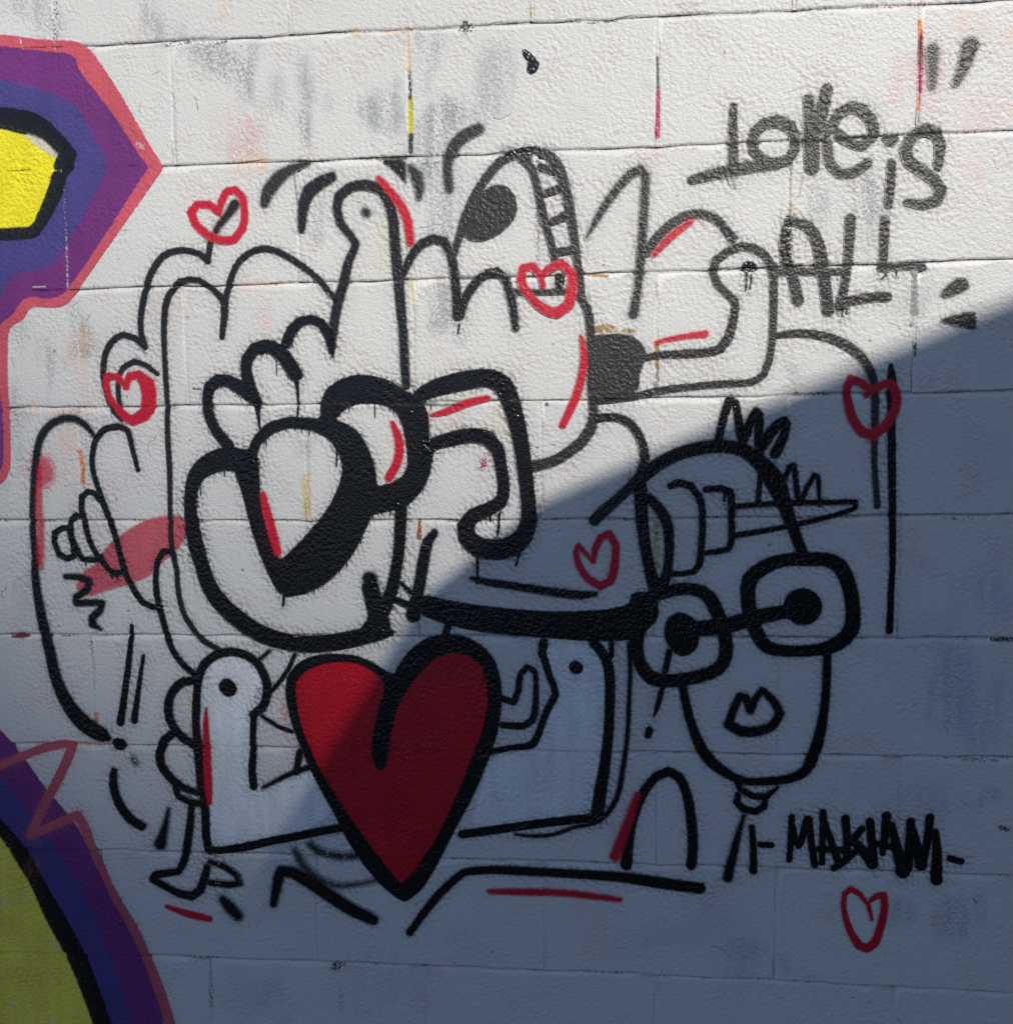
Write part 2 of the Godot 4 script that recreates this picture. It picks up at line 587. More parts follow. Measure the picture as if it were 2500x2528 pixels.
# Closed outlines filled by even and odd; the first is the outside, others are holes.
func fill(color: String, soft: float, flow: float, breakup: float, spray: float, rounding: int, loops: Array) -> void:
	var rims := []
	var lo := Vector2(1e9, 1e9)
	var hi := -lo
	for list in loops:
		var pts := []
		for k in list.size() / 2:
			pts.append(Vector2((list[2 * k] - PAINT_LEFT) / texel, (PAINT_TOP - list[2 * k + 1]) / texel))
		for turn in rounding:                                  # corner cutting, gently
			var cut := []
			for k in pts.size():
				var a: Vector2 = pts[k]
				var b: Vector2 = pts[(k + 1) % pts.size()]
				cut.append(a.lerp(b, 0.18))
				cut.append(a.lerp(b, 0.82))
			pts = cut
		for p in pts:
			lo = lo.min(p)
			hi = hi.max(p)
		rims.append(pts)
	var margin := reach(soft, spray)
	var x0 := maxi(int(lo.x - margin), 0)
	var y0 := maxi(int(lo.y - margin), 0)
	var x1 := mini(int(hi.x + margin) + 1, SIZE - 1)
	var y1 := mini(int(hi.y + margin) + 1, SIZE - 1)
	if x1 <= x0 or y1 <= y0: return
	var w := x1 - x0 + 1
	var field := PackedFloat32Array()
	field.resize(w * (y1 - y0 + 1))
	field.fill(999.0)
	for pts in rims:
		for k in pts.size():
			var a: Vector2 = pts[k]
			var b: Vector2 = pts[(k + 1) % pts.size()]
			var cuts := maxi(1, int(a.distance_to(b) / 30.0))
			for j in cuts:
				var p := a.lerp(b, j / float(cuts))
				var q := a.lerp(b, (j + 1) / float(cuts))
				limb(field, x0, y0, x1, y1, w, Vector3(p.x, p.y, 0), Vector3(q.x, q.y, 0), margin)
	for y in range(y0, y1 + 1):
		var cross := PackedFloat32Array()
		for pts in rims:
			for k in pts.size():
				var a: Vector2 = pts[k]
				var b: Vector2 = pts[(k + 1) % pts.size()]
				if (a.y <= y) != (b.y <= y):
					cross.append(a.x + (y - a.y) / (b.y - a.y) * (b.x - a.x))
		cross.sort()
		for k in cross.size() / 2:
			var from := maxi(int(ceil(cross[2 * k])), x0)
			var to := mini(int(floor(cross[2 * k + 1])), x1)
			var i := (y - y0) * w + from - x0
			for x in range(from, to + 1):
				field[i] = -field[i]
				i += 1
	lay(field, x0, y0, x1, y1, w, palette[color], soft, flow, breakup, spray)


func lay(field: PackedFloat32Array, x0: int, y0: int, x1: int, y1: int, w: int, paint: Array, soft: float, flow: float, breakup: float, spray: float) -> void:
	var s := maxf(soft, 0.6) / texel
	var bound := reach(soft, spray)
	var pr: float = paint[0]
	var pg: float = paint[1]
	var pb: float = paint[2]
	var pd: float = paint[3]
	var last := SIZE * SIZE - 1
	var shred := breakup > 1.01
	var limit := 0.30 + (breakup - 1.0) * 0.17
	var fade := 8.5 / texel
	for y in range(y0, y1 + 1):
		var i := (y - y0) * w
		var o := y * SIZE + x0
		for x in range(x0, x1 + 1):
			var d := field[i]
			i += 1
			if d < bound:
				var m := mid[o] / 255.0 - 0.5
				var sp := speck[o] / 255.0
				var e := d + m * 1.6 + (sp - 0.5) * 1.2 + (grain[o] / 255.0 - 0.5) * s * 0.9
				if s > 6.0: e += (broad[o] / 255.0 - 0.5) * s * 4.0
				var a := 0.0
				if e < -s: a = flow
				elif e < s:
					var t := (s - e) / (2.0 * s)
					a = flow * t * t * (3.0 - 2.0 * t)
				if shred: a *= clampf((sp * 0.42 + grain[o] / 255.0 * 0.26 + streak[o] / 255.0 * 0.32 - limit) * 8.0 + 0.5, 0.0, 1.0)
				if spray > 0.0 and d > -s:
					var shaded_mist := spray * exp(-maxf(d, 0.0) / fade) * clampf(0.3 + (mid[o] - mid[mini(o + 2 * SIZE - 2, last)]) * 0.035, 0.05, 1.6)  # overspray, with one-sided shading of the bumps painted into its strength
					if shaded_mist > a: a = shaded_mist
				if sp < 0.25 and flow > 0.7: a *= 0.92
				if a > 0.004:
					var v := 1.0 + 0.25 * m + 0.3 * (broad[o] / 255.0 - 0.5) + 0.22 * (streak[o] / 255.0 - 0.5)
					red_of[o] += (pr * v - red_of[o]) * a
					green_of[o] += (pg * v - green_of[o]) * a
					blue_of[o] += (pb * v - blue_of[o]) * a
					dull[o] += (pd - dull[o]) * a
					if pr < 0.05 and flow > 0.8: raised[o] = clampf(0.5 + (raised[o] - 0.5) * (1.0 + 0.5 * a), -0.1, 1.2)
					raised[o] += 0.04 * a * flow
			o += 1
	if film and flow > 0.55:
		var gx0 := int(ceil(x0 / float(STEP)))
		var gy0 := int(ceil(y0 / float(STEP)))
		var gx1 := x1 / STEP
		var gy1 := y1 / STEP
		var gw := gx1 - gx0 + 1
		var coarse := PackedFloat32Array()
		for gy in range(gy0, gy1 + 1):
			for gx in range(gx0, gx1 + 1):
				coarse.append(field[(gy * STEP - y0) * w + gx * STEP - x0] * texel)
		film.cells.append([gx0, gy0, gx1, gy1, gw, coarse])


# fresh black paint has run from the lower edges of the thick letters
func runs(left: float, top: float, right: float, bottom: float) -> void:
	var rng := RandomNumberGenerator.new()
	rng.seed = 5
	var x := int((left - PAINT_LEFT) / texel)
	while x < int((right - PAINT_LEFT) / texel):
		x += rng.randi_range(3, 9)
		for y in range(int((PAINT_TOP - top) / texel), int((PAINT_TOP - bottom) / texel)):
			var i := y * SIZE + x
			if green_of[i] < 0.05 and red_of[i] < 0.05 and green_of[i + 4 * SIZE] > 0.35 and green_of[i + 8 * SIZE] > 0.35:
				if rng.randf() > 0.32: continue
				var long := int(rng.randf_range(3.0, 9.0)) if rng.randf() < 0.95 else int(rng.randf_range(12.0, 26.0))
				var sway := 0.0
				for k in long:
					sway += rng.randf_range(-0.18, 0.18)
					for w in 3:
						var o := (y + k) * SIZE + x + int(sway) + w - 1
						var a := (1.0 if w == 1 else 0.6) * (1.0 if k < long - 2 else 0.6)
						red_of[o] += (0.007 - red_of[o]) * a
						green_of[o] += (0.007 - green_of[o]) * a
						blue_of[o] += (0.0075 - blue_of[o]) * a
						dull[o] += (0.27 - dull[o]) * a
						raised[o] += 0.12 * a


func finish_paint() -> void:
	var color := PackedByteArray()
	var height := PackedByteArray()
	var gloss := PackedByteArray()
	var count := SIZE * SIZE
	for k in SIZE:                                             # the outermost rim is plain paint, which the edge blocks go on with
		for j in 4:
			for i in [k * SIZE + j, k * SIZE + SIZE - 1 - j, j * SIZE + k, (SIZE - 1 - j) * SIZE + k]:
				red_of[i] = 0.70
				green_of[i] = 0.70
				blue_of[i] = 0.685
				raised[i] = 0.5
				dull[i] = 0.56
	color.resize(count * 3)
	height.resize(count)
	gloss.resize(count)
	var table := PackedByteArray()
	table.resize(4097)
	for k in 4097: table[k] = byte_of(k / 4096.0)
	var j := 0
	for k in count:
		color[j] = table[clampi(int(red_of[k] * 4096.0), 0, 4096)]
		color[j + 1] = table[clampi(int(green_of[k] * 4096.0), 0, 4096)]
		color[j + 2] = table[clampi(int(blue_of[k] * 4096.0), 0, 4096)]
		j += 3
		height[k] = clampi(int(raised[k] * 200.0), 0, 255)
		gloss[k] = clampi(int(dull[k] * 255.0), 0, 255)
	var m := paint_material
	m.albedo_texture = ImageTexture.create_from_image(Image.create_from_data(SIZE, SIZE, false, Image.FORMAT_RGB8, color))
	m.roughness_texture = ImageTexture.create_from_image(Image.create_from_data(SIZE, SIZE, false, Image.FORMAT_L8, gloss))
	m.roughness_texture_channel = BaseMaterial3D.TEXTURE_CHANNEL_RED
	m.roughness = 1.0
	m.heightmap_enabled = true
	m.heightmap_texture = ImageTexture.create_from_image(Image.create_from_data(SIZE, SIZE, false, Image.FORMAT_L8, height))
	m.heightmap_scale = 0.25
	m.metallic_specular = 0.5
	m.texture_repeat = false


# Every painted figure is a thin skin of paint over the blocks, cut out where its spray lines run.
func build_films() -> void:
	var pieces_of := {}
	for f in films:
		if f.cells.size(): pieces_of[f.mark] = pieces_of.get(f.mark, 0) + 1
	for f in films:
		if f.cells.is_empty(): continue
		var mesh := skin(f)
		if mesh == null: continue
		var o := MeshInstance3D.new()
		o.mesh = mesh
		o.material_override = paint_material
		if f.called == "":
			o.name = f.mark.name
			o.set_meta("label", f.mark.get_meta("label"))
			f.mark.name = "spent"
			wall.remove_child(f.mark)
			f.mark.queue_free()
			wall.add_child(o, true)
		else:
			o.name = f.called
			f.mark.add_child(o, true)


func skin(f: Dictionary) -> ArrayMesh:
	var x0 := 1 << 20
	var y0 := 1 << 20
	var x1 := -1
	var y1 := -1
	for c in f.cells:
		x0 = mini(x0, c[0])
		y0 = mini(y0, c[1])
		x1 = maxi(x1, c[2])
		y1 = maxi(y1, c[3])
	var w := x1 - x0 + 1
	var all := PackedFloat32Array()
	all.resize(w * (y1 - y0 + 1))
	all.fill(999.0)
	for c in f.cells:
		var part: PackedFloat32Array = c[5]
		var i := 0
		for y in range(c[1], c[3] + 1):
			for x in range(c[0], c[2] + 1):
				var at: int = (y - y0) * w + x - x0
				if part[i] < all[at]: all[at] = part[i]
				i += 1
	var st := SurfaceTool.new()
	st.begin(Mesh.PRIMITIVE_TRIANGLES)
	var lift: float = 0.0005 + 0.00006 * level_of(all, x0, y0, x1, y1, w)
	var made := 0
	for y in range(y0, y1):
		for x in range(x0, x1):
			var i := (y - y0) * w + x - x0
			if all[i] >= 0 and all[i + 1] >= 0 and all[i + w + 1] >= 0 and all[i + w] >= 0: continue
			var wall_y := (PAINT_TOP - (y + 0.5) * STEP * texel) / 1000.0 + BASE_LEVEL * COURSE
			var wall_x := (PAINT_LEFT + x * STEP * texel) / 1000.0
			var nearest := bed(int(round(wall_y / COURSE)), wall_x)
			var rows := 6 if absf(wall_y - nearest) < 0.010 else 1
			for row in rows:
				made += cell(st, x, y, row / float(rows), (row + 1) / float(rows), all[i], all[i + 1], all[i + w + 1], all[i + w], lift)
	if made == 0: return null
	st.index()
	return st.commit()


# one cell of a paint film, or a slice of it where the wall dips into a joint
func cell(st: SurfaceTool, x: int, y: int, from: float, to: float, a: float, b: float, c: float, e: float, lift: float) -> int:
			var d := [lerpf(a, e, from), lerpf(b, c, from), lerpf(b, c, to), lerpf(a, e, to)]
			if d[0] >= 0 and d[1] >= 0 and d[2] >= 0 and d[3] >= 0: return 0
			var p := [Vector2(x, y + from), Vector2(x + 1, y + from), Vector2(x + 1, y + to), Vector2(x, y + to)]
			var ring := []
			for k in 4:
				var j := (k + 1) % 4
				if d[k] < 0: ring.append(p[k])
				if (d[k] < 0) != (d[j] < 0):
					ring.append(p[k].lerp(p[j], clampf(clampf(d[k], -4.0, 4.0) / (clampf(d[k], -4.0, 4.0) - clampf(d[j], -4.0, 4.0)), 0.02, 0.98)))
			for k in range(1, ring.size() - 1):
				for v in [ring[0], ring[k], ring[k + 1]]:
					var wx: float = (PAINT_LEFT + v.x * STEP * texel) / 1000.0
					var wy: float = (PAINT_TOP - v.y * STEP * texel) / 1000.0 + BASE_LEVEL * COURSE
					add_corner(st, Vector3(wx, wy, surface(wx, wy) + lift), Vector3(0, 0, 1))
			return 1


# how many films already lie under this one
func level_of(all: PackedFloat32Array, x0: int, y0: int, x1: int, y1: int, w: int) -> int:
	var side := SIZE / STEP
	if stacked.is_empty():
		stacked.resize(side * side)
		stacked.fill(0)
	var level := 0
	for y in range(y0, y1 + 1):
		for x in range(x0, x1 + 1):
			if all[(y - y0) * w + x - x0] < 5.0 and x < side and y < side:
				level = maxi(level, stacked[y * side + x])
	for y in range(y0, y1 + 1):
		for x in range(x0, x1 + 1):
			if all[(y - y0) * w + x - x0] < 5.0 and x < side and y < side:
				stacked[y * side + x] = level + 1
	return level


func paint_everything() -> void:
	stains()
	stroke("grime", 18.2, 0.63, 2.1, 0, [-448,865,17.1,-440,840,17.1,-411,816,11.4])
	stroke("grime", 18.2, 0.675, 2.1, 0, [-344,794,19.9,-316,765,19.9,-291,725,19.9])
	stroke("grime", 18.2, 0.45, 2.1, 0, [-232,739,12.7,-221,706,11.3])
	stroke("grime", 18.2, 0.675, 2.1, 0, [-179,764,8.4,-183,715,16.9,-182,655,14.2])
	stroke("grime", 18.2, 0.6, 2.1, 0, [-279,791,11.3,-278,730,8.5])
	stroke("grime", 18.2, 0.75, 2.1, 0, [-175,772,11.2,-182,715,14.1,-182,643,14.2])
	stroke("grime", 18.2, 0.45, 2.1, 0, [-142,713,11.2,-143,675,11.3])
	stroke("grime", 18.2, 0.6, 2.1, 0, [37,775,16.5,19,728,16.6])
	stroke("grime", 18.2, 0.75, 2.1, 0, [52,683,19.4,23,652,25.1,37,618,16.7])
	stroke("grime", 18.2, 0.63, 2.1, 0, [-27,724,13.9,-45,671,25.2,-79,686,11.2])
	stroke("grime", 18.2, 0.42, 2.1, 0, [141,749,19.1,146,700,22,132,679,16.5])
	stroke("grime", 18.2, 0.63, 2.1, 0, [34,596,16.8,41,536,22.5,37,489,16.9])
	stroke("grime", 18.2, 0.6, 2.1, 0, [-167,537,17.2,-169,487,20.1])
	stroke("grime", 18.2, 0.6, 2.1, 0, [-18,582,11.2])
	stroke("grime", 18.2, 0.6, 2.1, 0, [31,435,17,38,382,17.1,32,337,20])
	stroke("grime", 18.2, 0.525, 2.1, 0, [89,301,20])
	stroke("grime", 18.2, 0.57, 2.1, 0, [648,533,13.3,654,498,13.4])
	stroke("grime", 18.2, 0.63, 2.1, 0, [730,538,18.5,742,508,15.9])
	stroke("grime", 18.2, 0.45, 2.1, 0, [740,447,16,736,410,13.4])
	stroke("grime", 18.2, 0.375, 2.1, 0, [731,638,15.7,744,648,15.7])
	stroke("grime", 18.2, 0.6, 2.1, 0, [-607,374,15,-602,347,12.1])
	stroke("grime", 18.2, 0.63, 2.1, 0, [-603,378,15,-593,334,15.1])
	stroke("grime", 18.2, 0.825, 2.1, 0, [-598,305,10.9])
	stroke("grime", 18.2, 0.525, 2.1, 0, [-660,318,15.2,-654,262,18.3,-666,215,12.2])
	stroke("grime", 18.2, 0.525, 2.1, 0, [-708,343,12.2,-710,272,9.2,-716,224,15.4])
	stroke("grime", 18.2, 0.45, 2.1, 0, [-718,186,18.5,-719,122,18.6,-735,68,18.7])
	stroke("grime", 18.2, 0.33, 2.1, 0, [-741,64,18.7])
	stroke("grime", 18.2, 0.45, 2.1, 0, [-192,119,17.8])
	stroke("grime", 18.2, 0.33, 2.1, 0, [380,169,16.9,363,183,16.9])
	stroke("grime", 18.2, 0.45, 2.1, 0, [-690,883,20.3,-642,875,23.1,-632,841,17.4])
	stroke("grime", 18.2, 0.375, 2.1, 0, [817,345,13.4,838,368,16])
	stroke("grime", 18.2, 0.3, 2.1, 0, [624,240,19.2])
	stroke("grime", 18.2, 0.525, 2.1, 0, [918,-680,43.4,908,-702,26.1])
	stroke("grime", 18.2, 0.6, 2.1, 0, [966,-470,19.8,940,-494,14.2])
	stroke("grime", 18.2, 0.3, 2.1, 0, [940,-518,17.1])
	stroke("grime", 18.2, 0.3, 2.1, 0, [820,-680,23.4])
	stroke("stpink", 18.2, 0.45, 2.1, 0, [-299,665,31.5,-319,699,17.1])
	stroke("stpink", 18.2, 0.3, 2.1, 0, [-434,765,14.3])
	stroke("stpink", 18.2, 0.375, 2.1, 0, [-184,737,14.1])
	stroke("stpink", 18.2, 0.45, 2.1, 0, [-277,681,17.1])
	stroke("stpink", 18.2, 0.18, 2.1, 0, [-429,368,14.8,-428,313,11.9])
	stroke("stpink", 18.2, 0.42, 2.1, 0, [-263,355,23.4,-259,309,14.7])
	stroke("stpink", 18.2, 0.24, 2.1, 0, [-454,418,11.8,-462,360,11.9])
	stroke("stpink", 18.2, 0.24, 2.1, 0, [-639,131,24.6,-634,43,18.6])
	stroke("stpink", 18.2, 0.45, 2.1, 0, [42,285,17.2,68,262,17.2])
	stroke("stpink", 18.2, 0.42, 2.1, 0, [64,168,20.3])
	stroke("stpink", 18.2, 0.45, 2.1, 0, [792,708,31.1,777,672,23.4])
	stroke("stpink", 18.2, 0.42, 2.1, 0, [831,768,15.4,829,660,15.6])
	stroke("stpink", 18.2, 0.525, 2.1, 0, [878,572,20.8,900,542,18.2])
	stroke("stpink", 18.2, 0.3, 2.1, 0, [889,636,36.2])
	stroke("stpink", 18.2, 0.525, 2.1, 0, [403,593,7])
	stroke("stpink", 18.2, 0.375, 2.1, 0, [718,128,13.7,732,97,13.8])
	stroke("stpink", 18.2, 0.225, 2.1, 0, [363,77,11.4])
	stroke("stpink", 18.2, 0.33, 2.1, 0, [-450,-755,19.5])
	stroke("stpink", 18.2, 0.24, 2.1, 0, [286,-698,36.7,301,-776,24.6])
	stroke("stpink", 18.2, 0.3, 2.1, 0, [398,-305,17.6])
	stroke("stpink", 18.2, 0.225, 2.1, 0, [-27,-693,18.8])
	stroke("stpink", 18.2, 0.675, 2.1, 0, [-251,-352,15.5,-246,-402,12.5])
	stroke("storange", 18.2, 0.525, 2.1, 0, [-316,847,19.7,-312,866,14.1])
	stroke("storange", 18.2, 1, 2.1, 0, [-290,607,3.4,-260,605,3.4])
	stroke("storange", 18.2, 0.45, 2.1, 0, [-330,647,11.5])
	stroke("storange", 18.2, 0.675, 2.1, 0, [-600,326,18.1])
	stroke("storange", 18.2, 0.45, 2.1, 0, [-671,289,12.2])
	stroke("storange", 18.2, 0.45, 2.1, 0, [-611,288,12.1,-598,240,18.2,-597,211,12.2])
	stroke("storange", 18.2, 0.6, 2.1, 0, [-635,148,15.4])
	stroke("storange", 18.2, 0.9, 2.1, 0, [-294,408,2.9,-226,400,4.1])
	stroke("storange", 18.2, 0.6, 2.1, 0, [-689,200,4.9,-613,196,4.3])
	stroke("storange", 18.2, 0.3, 2.1, 0, [-258,332,11.7])
	stroke("storange", 18.2, 0.525, 2.1, 0, [30,260,11.5])
	stroke("storange", 18.2, 0.9, 2.1, 0, [949,757,10.2])
	stroke("storange", 18.2, 0.9, 2.1, 0, [956,644,7.7])
	stroke("storange", 18.2, 0.375, 2.1, 0, [882,780,17.9])
	stroke("storange", 18.2, 0.45, 2.1, 0, [825,-34,19.3,818,-73,16.6])
	stroke("styellow", 18.2, 0.3, 2.1, 0, [-58,478,11.4,-65,439,11.4])
	stroke("styellow", 18.2, 0.6, 2.1, 0, [125,181,14.4,119,170,17.3])
	stroke("styellow", 18.2, 1, 2.1, 0, [152,147,4.6])
	stroke("styellow", 18.2, 0.375, 2.1, 0, [109,324,11.4])
	stroke("styellow", 18.2, 0.75, 2.1, 0, [-5,537,5.6])
	stroke("styellow", 18.2, 0.375, 2.1, 0, [832,573,13.1])
	stroke("styellow", 18.2, 0.45, 2.1, 0, [622,529,10.7])
	stroke("styellow", 18.2, 0.6, 2.1, 0, [100,259,8.6])
	stroke("stblue", 35, 0.4, 2.1, 0, [927,-99,35.8,955,-141,30.3])
	stroke("stblue", 35, 0.44, 2.1, 0, [919,-270,55.9,949,-356,42.1])
	stroke("stblue", 35, 0.32, 2.1, 0, [845,-73,19.4])
	stroke("stblue", 35, 0.24, 2.1, 0, [856,-461,28.6])
	stroke("stblue", 35, 0.28, 2.1, 0, [384,-689,21.2,393,-741,24.3])
	stroke("stblue", 35, 0.24, 2.1, 0, [-165,-755,25.5,-61,-822,38.1,-125,-890,41.7])
	stroke("stblue", 35, 0.12, 2.1, 0, [480,-769,24.2])
	stroke("stblue", 35, 0.2, 2.1, 0, [-262,-879,38.9])
	stroke("stblue", 35, 0.28, 2.1, 0, [168,-487,33.3,127,-476,24.3])
	stroke("stblue", 35, 0.4, 2.1, 0, [147,-475,18.2,113,-513,18.3])
	stroke("stblue", 35, 0.2, 2.1, 0, [-267,-541,37.8,-352,-536,9.5])
	stroke("stblue", 35, 0.16, 2.1, 0, [258,-367,26.8])
	stroke("stblue", 35, 0.2, 2.1, 0, [809,-257,28.2])
	stroke("stblue", 35, 0.12, 2.1, 0, [771,507,13.2])
	stroke("white", 11.7, 1, 1, 0, [-448,803,4.6,-413,786,5.7,-340,741,6.3,-269,691,6.8,-217,664,6.2])
	stroke("white", 11.7, 1, 1, 0, [-3,318,4,37,297,6.3,109,264,6.9])
	stroke("white", 11.7, 1, 1, 0, [-332,-793,6.5,-313,-734,6.4,-296,-695,5.1])
	stroke("white", 11.7, 1, 1, 0, [-341,722,0.3])
	stroke("stblue", 35, 0.2, 1.4, 0, [821,-185,22.4,876,-199,25.1])
	stroke("stblue", 35, 0.096, 1.4, 0, [158,-72,17.6,230,-96,17.5])
	stroke("stblue", 35, 0.176, 1.4, 0, [493,-707,36.1,552,-767,30.1])
	stroke("stblue", 35, 0.16, 1.4, 0, [34,-738,28.2,94,-784,28.1])
	stroke("stblue", 35, 0.16, 1.4, 0, [-388,-802,29.3,-342,-882,29.3])
	stroke("stblue", 35, 0.176, 1.4, 0, [773,-451,17.2,856,-455,20])
	stroke("stblue", 35, 0.112, 1.4, 0, [865,159,32.4,920,103,27])
	stroke("grime", 18.2, 0.3, 2.1, 0, [880,-343,25.4])
	stroke("grime", 18.2, 0.27, 2.1, 0, [579,-766,24,667,-809,17.9])
	stroke("grime", 18.2, 0.27, 2.1, 0, [552,-798,27.1])
	stroke("grime", 18.2, 0.24, 2.1, 0, [-283,-863,25.9])
	stroke("grime", 18.2, 0.21, 2.1, 0, [-724,-114,22.1,-737,-176,19.1])
	stroke("grime", 18.2, 0.21, 2.1, 0, [-541,-612,19.4])
	stroke("white", 18.2, 0.375, 2.1, 0, [713,-287,17.1,742,-330,17.1])
	stroke("white", 18.2, 0.3, 2.1, 0, [317,-113,14.5])
	stroke("white", 18.2, 0.3, 2.1, 0, [196,-733,21.6])
	stroke("white", 18.2, 0.3, 2.1, 0, [694,-761,23.8])
	stroke("white", 18.2, 0.375, 2.1, 0, [-247,-732,19.2])
	stroke("white", 7.8, 0.6, 2, 0, [833,-113,8.3,901,-130,8.3])
	stroke("white", 7.8, 0.525, 2, 0, [723,-113,8.4,744,-170,6.8])
	stroke("white", 7.8, 0.525, 2, 0, [405,-772,12.2,493,-775,9.1])
	stroke("white", 7.8, 0.45, 2, 0, [520,-690,12,573,-704,9])
	stroke("white", 7.8, 0.45, 2, 0, [892,-739,17.5,948,-752,11.6])
	stroke("white", 7.8, 0.525, 2, 0, [1,-836,15.8,78,-855,12.6])
	stroke("white", 7.8, 0.525, 2, 0, [180,-844,18.7,256,-848,12.4])
	stroke("white", 7.8, 0.45, 2, 0, [445,2,8.5,454,-41,8.6])
	stroke("white", 7.8, 0.525, 2, 0, [837,200,10.8,904,196,8.1])
	stroke("white", 7.8, 0.45, 2, 0, [-515,-757,13.1,-452,-788,13.1])
	stroke("residue", 1.4, 1, 2.35, 0, [-610,890,4.9,-611,859,5.3,-612,826,4.9])
	stroke("residue", 3, 0.5, 2.7, 0, [-610,890,9,-611,859,9.7,-612,826,9])
	stroke("styellow2", 1.4, 1, 1.15, 0, [-3,702,4.7,-3,669,4.7,-3,644,4])
	stroke("styellow2", 3, 0.5, 2.7, 0, [-3,702,8.7,-3,669,8.7,-3,644,7.4])
	stroke("residue", 1.4, 1, 1.75, 0, [-4,750,3.2,-2,723,3.6,-4,703,3.3])
	stroke("residue", 3, 0.5, 2.7, 0, [-4,750,6,-2,723,6.7,-4,703,6])
	stroke("residue", 1.4, 1, 1.35, 0, [-3,643,4,-4,617,3.6])
	stroke("residue", 3, 0.5, 2.7, 0, [-3,643,7.4,-4,617,6.7])
	stroke("stochre", 1.4, 0.625, 1.75, 0, [-5,799,4.3,-5,750,4.3])
	stroke("stochre", 3, 0.5, 2.7, 0, [-5,799,7.9,-5,750,8])
	stroke("magenta", 1.4, 1, 0.95, 0, [403,701,2.4,403,668,3.1,402,625,3.9])
	stroke("magenta", 3, 0.5, 2.7, 0, [403,701,4.5,403,668,5.8,402,625,7.1])
	stroke("residue", 1.4, 1, 1.35, 0, [402,748,1.7,403,702,1.7])
	stroke("residue", 3, 0.5, 2.7, 0, [402,748,3.2,403,702,3.2])
	stroke("orange", 1.4, 1, 1.55, 0, [810,784,3.3,811,761,3.3])
	stroke("orange", 3, 0.5, 2.7, 0, [810,784,6.2,811,761,6.2])
	stroke("darkred", 1.4, 1, 1.35, 0, [812,760,3.3,812,738,4.4,813,717,4])
	stroke("darkred", 3, 0.5, 2.7, 0, [812,760,6.2,812,738,8,813,717,7.4])
	stroke("magenta", 1.4, 1, 0.95, 0, [813,716,3.4,813,677,3])
	stroke("magenta", 3, 0.5, 2.7, 0, [813,716,6.2,813,677,5.6])
	stroke("orange", 1.4, 1, 1.75, 0, [812,671,2.4,811,650,2.4])
	stroke("orange", 3, 0.5, 2.7, 0, [812,671,4.4,811,650,4.4])
	stroke("magenta", 1.4, 0.375, 2.15, 0, [810,647,1.7,811,624,1.7])
	stroke("magenta", 3, 0.5, 2.7, 0, [810,647,3.1,811,624,3.1])
	stroke("magenta", 1.4, 0.875, 2.35, 0, [732,811,1.3,781,809,1.7,825,810,1.7])
	stroke("magenta", 3, 0.5, 2.7, 0, [732,811,2.5,781,809,3.1,825,810,3.1])
	stroke("magenta", 1.4, 0.6875, 3.15, 0, [302,606,2.5,335,604,2.1,390,605,2.1,466,603,1.4])
	stroke("magenta", 3, 0.5, 2.7, 0, [302,606,4.6,335,604,3.9,390,605,3.9,466,603,2.6])
	stroke("magenta", 1.4, 0.625, 2.55, 0, [866,613,1.7,903,612,1.3])
	stroke("magenta", 3, 0.5, 2.7, 0, [866,613,3.1,903,612,2.5])
	stroke("residue", 1.4, 0.5, 2.35, 0, [613,603,1.4,616,502,1.7])
	stroke("residue", 3, 0.5, 2.7, 0, [613,603,2.6,616,502,3.2])
	stroke("stochre", 1.4, 0.75, 2.15, 0, [614,510,2.1,614,494,3.1])
	stroke("stochre", 3, 0.5, 2.7, 0, [614,510,3.9,614,494,5.8])
	stroke("stochre2", 1.4, 1, 1.55, 0, [290,407,2.5,321,404,2.9])
	stroke("stochre2", 1.4, 0.875, 2.15, 0, [351,405,1.8,362,405,1.8])
	stroke("stochre2", 1.4, 1, 1.65, 0, [301,316,5.1,318,319,8,333,316,5.8])
	stroke("stochre2", 1.4, 1, 1.95, 0, [350,314,5.1,368,313,2.2])
	stroke("stochre2", 1.4, 0.75, 2.35, 0, [403,398,4.3,403,372,3.6])
	stroke("stochre2", 1.4, 1, 1.55, 0, [402,293,3.6,403,253,3.3])
	stroke("residue", 1.4, 0.75, 2.15, 0, [403,250,2.9,402,211,2.5])
	stroke("residue", 3, 0.5, 2.7, 0, [403,250,5.4,402,211,4.7])
	stroke("orange", 1.4, 0.9375, 2.15, 0, [-608,124,4.4,-603,97,4.8,-606,70,4.4])
	stroke("orange", 3, 0.5, 2.7, 0, [-608,124,8.1,-603,97,8.9,-606,70,8.1])
	stroke("stochre", 1.4, 0.9375, 2.35, 0, [-198,75,6.6,-198,13,6.6])
	stroke("stochre", 3, 0.5, 2.7, 0, [-198,75,12.2,-198,13,12.2])
	stroke("styellow2", 1.4, 0.625, 2.15, 0, [-9,403,5.2,-4,366,3.7])
	stroke("styellow2", 3, 0.5, 2.7, 0, [-9,403,9.6,-4,366,6.9])
	stroke("residue", 1.4, 0.375, 2.75, 0, [-3,360,4.5,-4,304,3.7])
	stroke("residue", 3, 0.5, 2.7, 0, [-3,360,8.2,-4,304,6.9])
	stroke("magenta", 1.4, 0.5, 2.75, 0, [-4,315,3,-4,286,3])
	stroke("magenta", 3, 0.5, 2.7, 0, [-4,315,5.5,-4,286,5.5])
	stroke("stochre", 1.4, 0.5, 2.15, 0, [-6,258,4.5,-5,229,3.8])
	stroke("stochre", 3, 0.5, 2.7, 0, [-6,258,8.3,-5,229,6.9])
	stroke("orange", 1.4, 0.875, 1.55, 0, [-603,-352,4.6,-605,-408,5])
	stroke("orange", 3, 0.5, 2.7, 0, [-603,-352,8.4,-605,-408,9.2])
